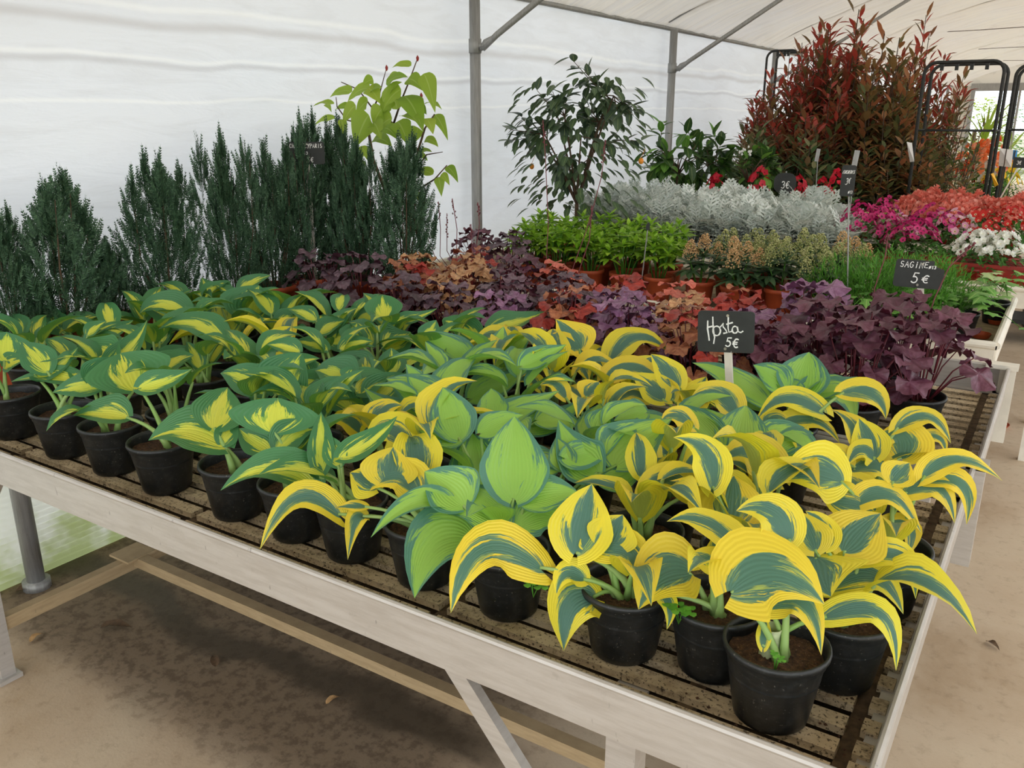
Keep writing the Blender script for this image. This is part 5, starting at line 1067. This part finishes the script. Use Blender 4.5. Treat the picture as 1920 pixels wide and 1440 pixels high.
def flower_plant(seed, mat, nb, bs, rad, h, petals=5, ruffle=0, layers=1, leafm_='bedgreen', leafL=.045, nl=170, dome=.45, side=.5):
    r = random.Random(seed); tp = bloom_tpl(petals, ruffle, layers); k = len(tp[0]); ms = []; lm = []
    for i in range(nb):
        a = i * 2.4 + r.uniform(-.2, .2); q = rad * math.sqrt((i + .5) / nb); z = h * (1 - dome * (q / rad) ** 2) + r.uniform(-.012, .016); n = np.array([math.cos(a) * q / rad * 1.1, math.sin(a) * q / rad * 1.1 - .15, .8]); n = nrm(n + np.array([r.uniform(-.3, .3), r.uniform(-.3, .3), 0])); x = nrm(np.cross(n, (0.2, 1, 0))); m = np.eye(4); s = bs * r.uniform(.75, 1.15)
        m[:3, 0] = x * s; m[:3, 1] = np.cross(n, x) * s; m[:3, 2] = n * s; m[:3, 3] = (q * math.cos(a), q * math.sin(a), z + .012); ms.append(m)
    for i in range(nl):
        a = r.uniform(0, 6.28); q = rad * 1.05 * math.sqrt(r.random()); z = h * (1 - dome * (q / rad) ** 2) * r.uniform(side * .2, 1) - .004; lm.append(frame((q * math.cos(a), q * math.sin(a), z), (math.cos(a), math.sin(a), r.uniform(-.5, .5)), (0, 0, 1), leafL * r.uniform(.7, 1.2)))
    V, U = [], []; A = np.array(ms); H = np.c_[tp[0], np.ones(k)]; V = np.einsum('nij,kj->nki', A[:, :3, :], H).reshape(-1, 3); F = [tuple(dict.fromkeys(i + n_ * k for i in f)) for n_ in range(len(ms)) for f in tp[1]]
    return mk('blossoms', V, F, mat, np.tile(tp[2], (len(ms), 1))), (lambda L: mk('foliage', L[0], L[1], leafm_, L[2]))(rep(*LT, lm))
FPL = {'magenta': flower_plant(1, 'fl_magenta', 48, .034, .13, .20), 'pink': flower_plant(2, 'fl_pink', 48, .034, .13, .19), 'white': flower_plant(3, 'fl_white', 40, .044, .12, .19, 5, .10, 2), 'red': flower_plant(4, 'fl_red', 46, .036, .14, .20), 'coral': flower_plant(5, 'fl_coral', 34, .062, .14, .20, 6, .08, 3, leafL=.07, nl=120),
       'yellow': flower_plant(6, 'fl_yellow', 16, .036, .07, .13, leafL=.07, nl=60), 'cyclamen': flower_plant(7, 'fl_cyclamen', 14, .055, .08, .24, 5, .2, 1, leafL=.06, nl=90), 'gold': flower_plant(8, 'fl_gold', 18, .05, .14, .18), 'orange': flower_plant(9, 'fl_orange', 40, .05, .16, .22, 5, .1, 2), 'lime': flower_plant(10, 'fl_yellow', 1, .004, .09, .13, leafm_='limebed', leafL=.035, nl=220)}
mb = MB(); V_ = []
mb.lathe([(0, .002), (.062, 0), (.066, .01), (.084, .12), (.089, .122), (.089, .14), (.084, .14), (.078, .1)], 24); RPOT = mb.me('pot', 'redpot', True)
def fp(kind, u, v, y, lab, sc=1.0, z0=.76, pot=None, h=None):
    p = aty(u, v, y); t = place('flowering_plant', lab, 'flower', p[0], y, z0, [('foliage', FPL[kind][1]), ('blossoms', FPL[kind][0])], pot or RPOT, .9, sc, group='flowering plants in red pots')
    top = p[2] - z0 - .09
    for c in t.children:
        if c.name.startswith(('foliage', 'blossoms')): c.scale.z = max(.5, top / .215)
    return t
for a in (('magenta', 1612, 380, 4.46, 'magenta flowering plant right behind the EUCHERES rod', .85), ('magenta', 1650, 385, 4.52, 'full magenta flowering plant left of the white speck of bloom'), ('pink', 1688, 400, 4.62, 'magenta and cream flowering plant with pale-eyed blooms'),
          ('magenta', 1716, 408, 4.44, 'magenta plant trailing lowest, above the left of the SAGINE sign'), ('magenta', 1746, 385, 4.72, 'deep magenta plant against the coral begonias'), ('pink', 1785, 392, 4.74, 'pink and white flowering plant between magenta and red'),
          ('magenta', 1664, 372, 4.80, 'darker magenta plant standing behind the front ones', .8), ('white', 1836, 428, 4.44, 'white flowering plant above the red trough, behind the sign stem', .85), ('white', 1882, 432, 4.46, 'white flowering plant beside the lime-green seedlings', .85), ('white', 1816, 402, 4.85, 'small white spray between pink and red blooms', .5),
          ('red', 1850, 388, 4.80, 'red flowering plant with cream-eyed blooms behind the white ones'), ('red', 1898, 384, 4.86, 'second red flowering plant at the right edge', .9), ('coral', 1716, 366, 5.62, 'leftmost coral begonia behind the magenta flowers', .8), ('coral', 1748, 358, 5.75, 'highest coral begonia heap'), ('coral', 1795, 362, 5.7, 'coral begonia above the pink and white plant'),
          ('coral', 1836, 366, 5.85, 'coral begonia with a dark gap of leaves'), ('coral', 1782, 378, 5.6, 'foremost coral begonia, low and wide'), ('coral', 1908, 370, 5.7, 'coral begonia cut off by the right edge'), ('yellow', 1640, 372, 5.62, 'pale yellow primrose at the left, by the EUCHERES sign', 1.1), ('yellow', 1676, 362, 5.6, 'pale yellow primrose with the taller heads', 1.1),
          ('cyclamen', 1342, 336, 5.62, 'crimson cyclamen left behind the silver foliage', .9), ('cyclamen', 1424, 328, 5.62, 'bright cyclamen nearest the small round black sign', 1.0), ('cyclamen', 1500, 342, 5.65, 'low crimson cyclamen between silver tips', .8), ('cyclamen', 1572, 334, 5.62, 'scarlet cyclamen half hidden by the EUCHERES sign', .9), ('cyclamen', 1545, 346, 5.7, 'small red cyclamen beside the scarlet one', .7)): fp(*a)
place('lime_seedling', 'lime-green bedding plant on the right end of the red trough bench', 'plant', .02, 4.55, .76, [('foliage', FPL['lime'][1])], None, .7, 1.0)
place('lime_seedling', 'second lime-green bedding plant, half out of view', 'plant', .09, 4.72, .76, [('foliage', FPL['lime'][1])], None, .7, 1.0)
for i, (x0, x1, y, lab) in enumerate(((-.86, -.45, 4.46, 'red trough under the magenta flowers'), (-.43, -.06, 4.46, 'red trough with the sunlit end under the white flowers'))):
    t = thing('flower_trough', lab, 'trough', (x0, y, .76)); mb = MB(); w = x1 - x0
    a = [(.02, -.075, .005), (w - .02, -.075, .005), (w - .02, .075, .005), (.02, .075, .005)]; b = [(0, -.095, .145), (w, -.095, .145), (w, .095, .145), (0, .095, .145)]; c = [(.008, -.087, .145), (w - .008, -.087, .145), (w - .008, .087, .145), (.008, .087, .145)]; d = [(.02, -.07, .03), (w - .02, -.07, .03), (w - .02, .07, .03), (.02, .07, .03)]
    mb.add(a + b + c + d, [(3, 2, 1, 0)] + [(i_, (i_ + 1) % 4, 4 + (i_ + 1) % 4, 4 + i_) for i_ in range(4)] + [(4 + i_, 4 + (i_ + 1) % 4, 8 + (i_ + 1) % 4, 8 + i_) for i_ in range(4)] + [(8 + i_, 8 + (i_ + 1) % 4, 12 + (i_ + 1) % 4, 12 + i_) for i_ in range(4)] + [(12, 13, 14, 15)])
    mb.obj('trough', 'redpot', t); mb = MB(); mb.box((-.004, -.1, .135), (w + .004, -.088, .15)); mb.obj('lip', 'redpot', t)
# small round black sign in the silver foliage
t = thing('price_sign', 'small round-topped black sign chalked 3 euros behind the silver foliage', 'sign', tuple(aty(1468, 384, 5.4))); mb = MB(); P = board_outline(.13, .12, .045); k = len(P)
mb.add([(x, y, z) for y in (-.003, .003) for x, z in P], [tuple(range(k)), tuple(range(2 * k - 1, k - 1, -1))] + [(i, i + k, (i + 1) % k + k, (i + 1) % k) for i in range(k)]); bo = mb.obj('board', 'board', t, (0, 0, .13)); bo.rotation_euler.z = .3
mb = MB(); write(mb, '3e', -.02, -.03, .04, .02, lw=.005, z=.0038); mb.obj('chalk_lettering', 'chalk', bo); mb = MB(); mb.tube([(0, .006, .2), (0, .006, -.2)], .004, 6); mb.obj('stake', 'steel', t)
# ================================================================== trolleys, tags and the far stock
def arch(label, x0, x1, y, ztop, r=.07, tube=.011, shelves=(.35, .95, 1.45), x2=None, depth=.32):
    t = thing('plant_trolley', label, 'trolley', (x0, y, 0)); w = x1 - x0
    for dy in (0, depth):
        P = [(0, dy, .12), (0, dy, ztop - r)] + [(r - r * math.cos(a), dy, ztop - r + r * math.sin(a)) for a in np.linspace(.2, 1.57, 6)] + [(w - r + r * math.sin(a), dy, ztop - r + r * math.cos(a)) for a in np.linspace(0, 1.4, 6)] + [(w, dy, ztop - r), (w, dy, .12)]
        mb = MB(); mb.tube(P, tube, 10); mb.obj('side_frame', 'darksteel', t, smooth=True)
    for z in shelves:
        mb = MB()
        for dy in (0, depth): mb.tube([(0, dy, z), (w, dy, z)], .006, 6)
        for q in (0, w): mb.tube([(q, 0, z), (q, depth, z)], .006, 6)
        mb.obj('shelf_rod', 'darksteel', t, smooth=True)
    mb = MB()
    for q in np.linspace(.1, w - .1, 4): mb.box((q - .01, -.012, ztop - .05), (q + .01, .012, ztop - .012))
    mb.obj('hook', 'darksteel', t)
    mb = MB(); mb.box((.0, 0, .14), (w, depth, .17)); mb.obj('base_shelf', 'darksteel', t)
    for q in (.06, w - .06):
        for dy in (.05, depth - .05): mb = MB(); mb.tube([(q, dy - .012, .05), (q, dy + .012, .05)], .05, 14); mb.tube([(q, dy, .05), (q, dy, .14)], .012, 6); mb.obj('wheel', 'pot', t, smooth=True)
    return t
a = aty(1722, 220, 6.45); b = aty(1884, 130, 6.45); arch('dark tubular plant trolley whose rounded arch frames the bright doorway', a[0], b[0], 6.45, aty(1800, 116, 6.45)[2])
a = aty(1907, 130, 6.9); arch('second dark trolley at the far right edge', a[0], a[0] + .7, 6.9, aty(1915, 122, 6.9)[2])
a = aty(1437, 120, 8.6); arch('dark trolley frame beside the third wall post, full of photinias', a[0], a[0] + .3, 8.6, aty(1437, 96, 8.6)[2])
def tagcard(name, label, q, y, mat, lines=False):
    P = [aty(u, v, y + .02 * i % 2) for i, (u, v) in enumerate(q)]; o = P[0]; t = thing(name, label, 'tag', tuple(o)); mb = MB(); P = [p - o for p in P]; mb.add(P + [p + np.array([0, .003, 0]) for p in P], [(0, 1, 2, 3), (7, 6, 5, 4), (0, 4, 5, 1), (1, 5, 6, 2), (2, 6, 7, 3), (3, 7, 4, 0)]); mb.obj('card', mat, t)
    mb = MB(); tp = (P[0] + P[1]) / 2; mb.tube([tp, tp + (0, .01, .06)], .0015, 4) if 'card' not in name else mb.tube([tp, (tp[0], .02, .70 - o[2])], .003, 4); mb.obj('string', 'twig', t)
    if lines:
        mb = MB(); dn = P[3] - P[0]; ac = P[1] - P[0]
        for k in range(7): s = P[0] + dn * (.12 + .1 * k) + ac * .15 - (0, .002, 0); mb.bar(s, s + ac * (.7 - .1 * (k % 3)), .002, .004, (0, 1, 0))
        for k in (.2, .6): s = P[0] + dn * .85 + ac * k - (0, .002, 0); mb.bar(s, s + ac * .15, .002, .02, (0, 1, 0))
        mb.obj('print', 'steel', t)
tagcard('hanging_tag', 'long white tag hanging in the photinias', [(1700, 266), (1710, 268), (1714, 303), (1706, 304)], 6.35, 'white_card')
tagcard('hanging_tag', 'yellow tag hanging from the trolley post', [(1858, 326), (1863, 324), (1872, 347), (1865, 350)], 6.35, 'yellow_tag')
tagcard('info_card', 'white printed card clipped beside the trolley', [(1875, 278), (1900, 281), (1896, 314), (1872, 311)], 6.2, 'white_card', True)
tagcard('info_card', 'blue card behind the white printed one', [(1900, 281), (1908, 282), (1906, 300), (1898, 299)], 6.3, 'blue_card')
p = aty(1914, 305, 5.95); f = aty(1868, 385, 5.95); f = p + (f - p) * (p[2] - .77) / (p[2] - f[2]); t = thing('price_sign', 'small black sign on a slanting pale stick at the right edge', 'sign', tuple(f)); mb = MB(); mb.bar((0, 0, 0), tuple(p - f), .008, .006, (0, 1, 0)); mb.obj('stake', 'white_wood', t); mb = MB(); mb.box((-.04, -.006, -.03), (.05, 0, .03)); o = mb.obj('board', 'board', t, tuple(p - f)); mb = MB(); write(mb, '3e', -.02, -.01, .02, .01, lw=.003, z=.0072); mb.obj('chalk_lettering', 'chalk', o)
# far bench with mixed bedding seen through the trolley
tray('distant bench of mixed bedding seen under the trolley arch', -2.0, -.2, 8.9, 9.9, .66, .70)
for a in (('orange', 1835, 282, 9.0, 'orange flowering plants on the distant bench', 1.3), ('white', 1852, 300, 9.0, 'white flowering plant on the distant bench, left of the yellow pansies', 1.1), ('orange', 1862, 275, 9.3, 'peach and orange plant behind the white one', 1.2), ('gold', 1868, 305, 8.95, 'yellow pansies by the trolley post', 1.0), ('gold', 1890, 300, 9.2, 'yellow pansies right of the trolley post', 1.0), ('red', 1822, 300, 9.1, 'red flowering plant at the left end of the distant bench', 1.0)): fp(*a, z0=.66)
def palm(u, v, y, lab, n=90, L=.55, z0=0.0):
    p = aty(u, v, y); t = thing('palm', lab, 'palm', (p[0], y, z0)); r = random.Random(4); mb = MB(); mb.lathe([(0, .001), (.12, 0), (.15, .28), (.16, .28), (.16, .3), (.13, .3), (.12, .25), (0, .25)], 16); mb.obj('pot', 'pot', t, smooth=True)
    mb = MB(); mb.tube([(0, 0, .2), (0, 0, p[2] * .62)], [.03, .02], 8); mb.obj('trunk', 'bark', t, smooth=True); ms = []
    for i in range(n): a = i * 2.4; el = r.uniform(.1, 1.4); z = p[2] * (.35 + .45 * i / n); ms.append(frame((0, 0, z), (math.cos(a) * math.cos(el), math.sin(a) * math.cos(el), math.sin(el)), (0, 0, 1), L * r.uniform(.6, 1)))
    V, F, U = rep(*simple_leaf(.05, .2, .35, 1, 5), ms); o = link('frond', mk('frond', V, F, 'lime', U), t); o['kind'] = 'stuff'; return t
palm(1858, 190, 10.5, 'bright green palm before the doorway')
palm(1905, 215, 12.0, 'second palm further right, near the doorway', 70)
# green hedge and pale lawn outside the far doorway
r0 = random.Random(12)
for i, (x, y) in enumerate(((-4.5, 31), (-2.8, 30), (-1.2, 31.5), (.5, 30.5), (2.2, 31), (4.0, 32))):
    t = thing('garden_bush', f"green bush outside the doorway, {ordn(i)} from the left", 'bush', (x, y, -.13)); V, F, U = rep(*simple_leaf(.4, .2, .2, 1, 2), [frame((math.cos(a) * math.cos(e) * q, math.sin(a) * math.cos(e) * q, 1.1 + math.sin(e) * q * 1.0), (math.cos(a), math.sin(a), .3), (0, 0, 1), .28) for a, e, q in [(r0.uniform(0, 6.28), r0.uniform(-1, 1.4), r0.uniform(.7, 1.1)) for _ in range(500)]])
    o = link('foliage', mk('foliage', V, F, 'limebed' if i % 2 else 'feather', U), t); o['kind'] = 'stuff'; mb = MB(); mb.tube([(0, 0, 0), (0, 0, 1.2)], .06, 6); mb.obj('trunk', 'bark', t)
# ================================================================== odds and ends on floor and trays
def curl_leaf(u, v, z, L, lab, mat, az):
    p = atz(u, v, z); V, F, U = hosta_blade((0, 0, .004), (0, L * .5, .012), (0, L, .003), L * .45, np.array([0, 0, 1.]), .3, .02, 2, 6, .03); t = link('dead_leaf', mk('dead_leaf', V, F, mat), None, (p[0], p[1], z + .001)); t.rotation_euler.z = az; tag(t, lab, 'leaf')
dl = plain('dry_leaf_tan', '#b08a5c', .8, 0, .2, 80); dk = plain('dry_leaf_dark', '#5c4630', .8, 0, .2, 80)
curl_leaf(612, 1322, 0, .045, 'single tan dry leaf on the concrete below the bench', dl, -.3); curl_leaf(57, 1206, 0, .05, 'pale dry leaf beside the left bench leg', dl, .2); curl_leaf(190, 1178, 0, .10, 'curled brown dead leaf near the round floor patch', dk, -1.0)
curl_leaf(405, 1252, 0, .06, 'crumpled dark leaf in the wet area', dk, 1.0); curl_leaf(30, 1112, 0, .11, 'brown dead leaf against the foot of the galvanised post', dk, -.6); curl_leaf(1850, 1205, 0, .05, 'thin green-brown leaf on the bare floor at the right', dk, -2.3)
def shard(u, v, z, r, lab, n=1.0):
    p = atz(u, v, z); mb = MB(); mb.lathe([(0, .004), (r * .8, .003), (r, .02), (r * .95, .02), (r * .76, .006), (0, .006)], 20); t = mb.obj('terracotta_saucer', 'terracotta', None, (p[0], p[1], z)); tag(t, lab, 'saucer')
shard(1868, 800, 0, .06, 'small terracotta saucer on the floor behind the corner heuchera'); shard(1866, 608, .76, .03, 'upper terracotta shard in the gritty tray corner'); shard(1838, 634, .76, .035, 'lower terracotta shard by the front rim of the tray')
t = thing('storage_tub', 'tall black plastic tub on the floor below the right end of the benches', 'tub', (.12, 7.6, 0)); mb = MB(); mb.lathe([(0, .0), (.3, 0), (.36, .8), (.38, .8), (.38, .84), (.34, .84), (.28, .05), (0, .05)], 28); mb.obj('body', 'pot', t, smooth=True); mb = MB(); mb.tube([(-.36, 0, .74), (-.42, 0, .68), (-.35, 0, .62)], .012, 6); mb.obj('handle', 'pot', t)
# crumbs of soil spilt on the slats, and grit on the right-hand floor
r0 = random.Random(2); mb = MB()
for i in range(420):
    x = BX1 - .03 - abs(r0.gauss(0, .16)) if i % 2 else r0.uniform(-2.2, -.2); y = r0.uniform(.9, 1.95) if i % 2 else .9 + abs(r0.gauss(0, .05)); s = r0.uniform(.0012, .0034); mb.add([(x + a * s, y + b * s, .761 + c * s * .8) for a, b, c in ((1, 0, 0), (0, 1, 0), (-1, 0, 0), (0, -1, 0), (0, 0, 1))], [(0, 1, 4), (1, 2, 4), (2, 3, 4), (3, 0, 4)])
o = mb.obj('soil_crumb', 'soil', b1); o['kind'] = 'stuff'
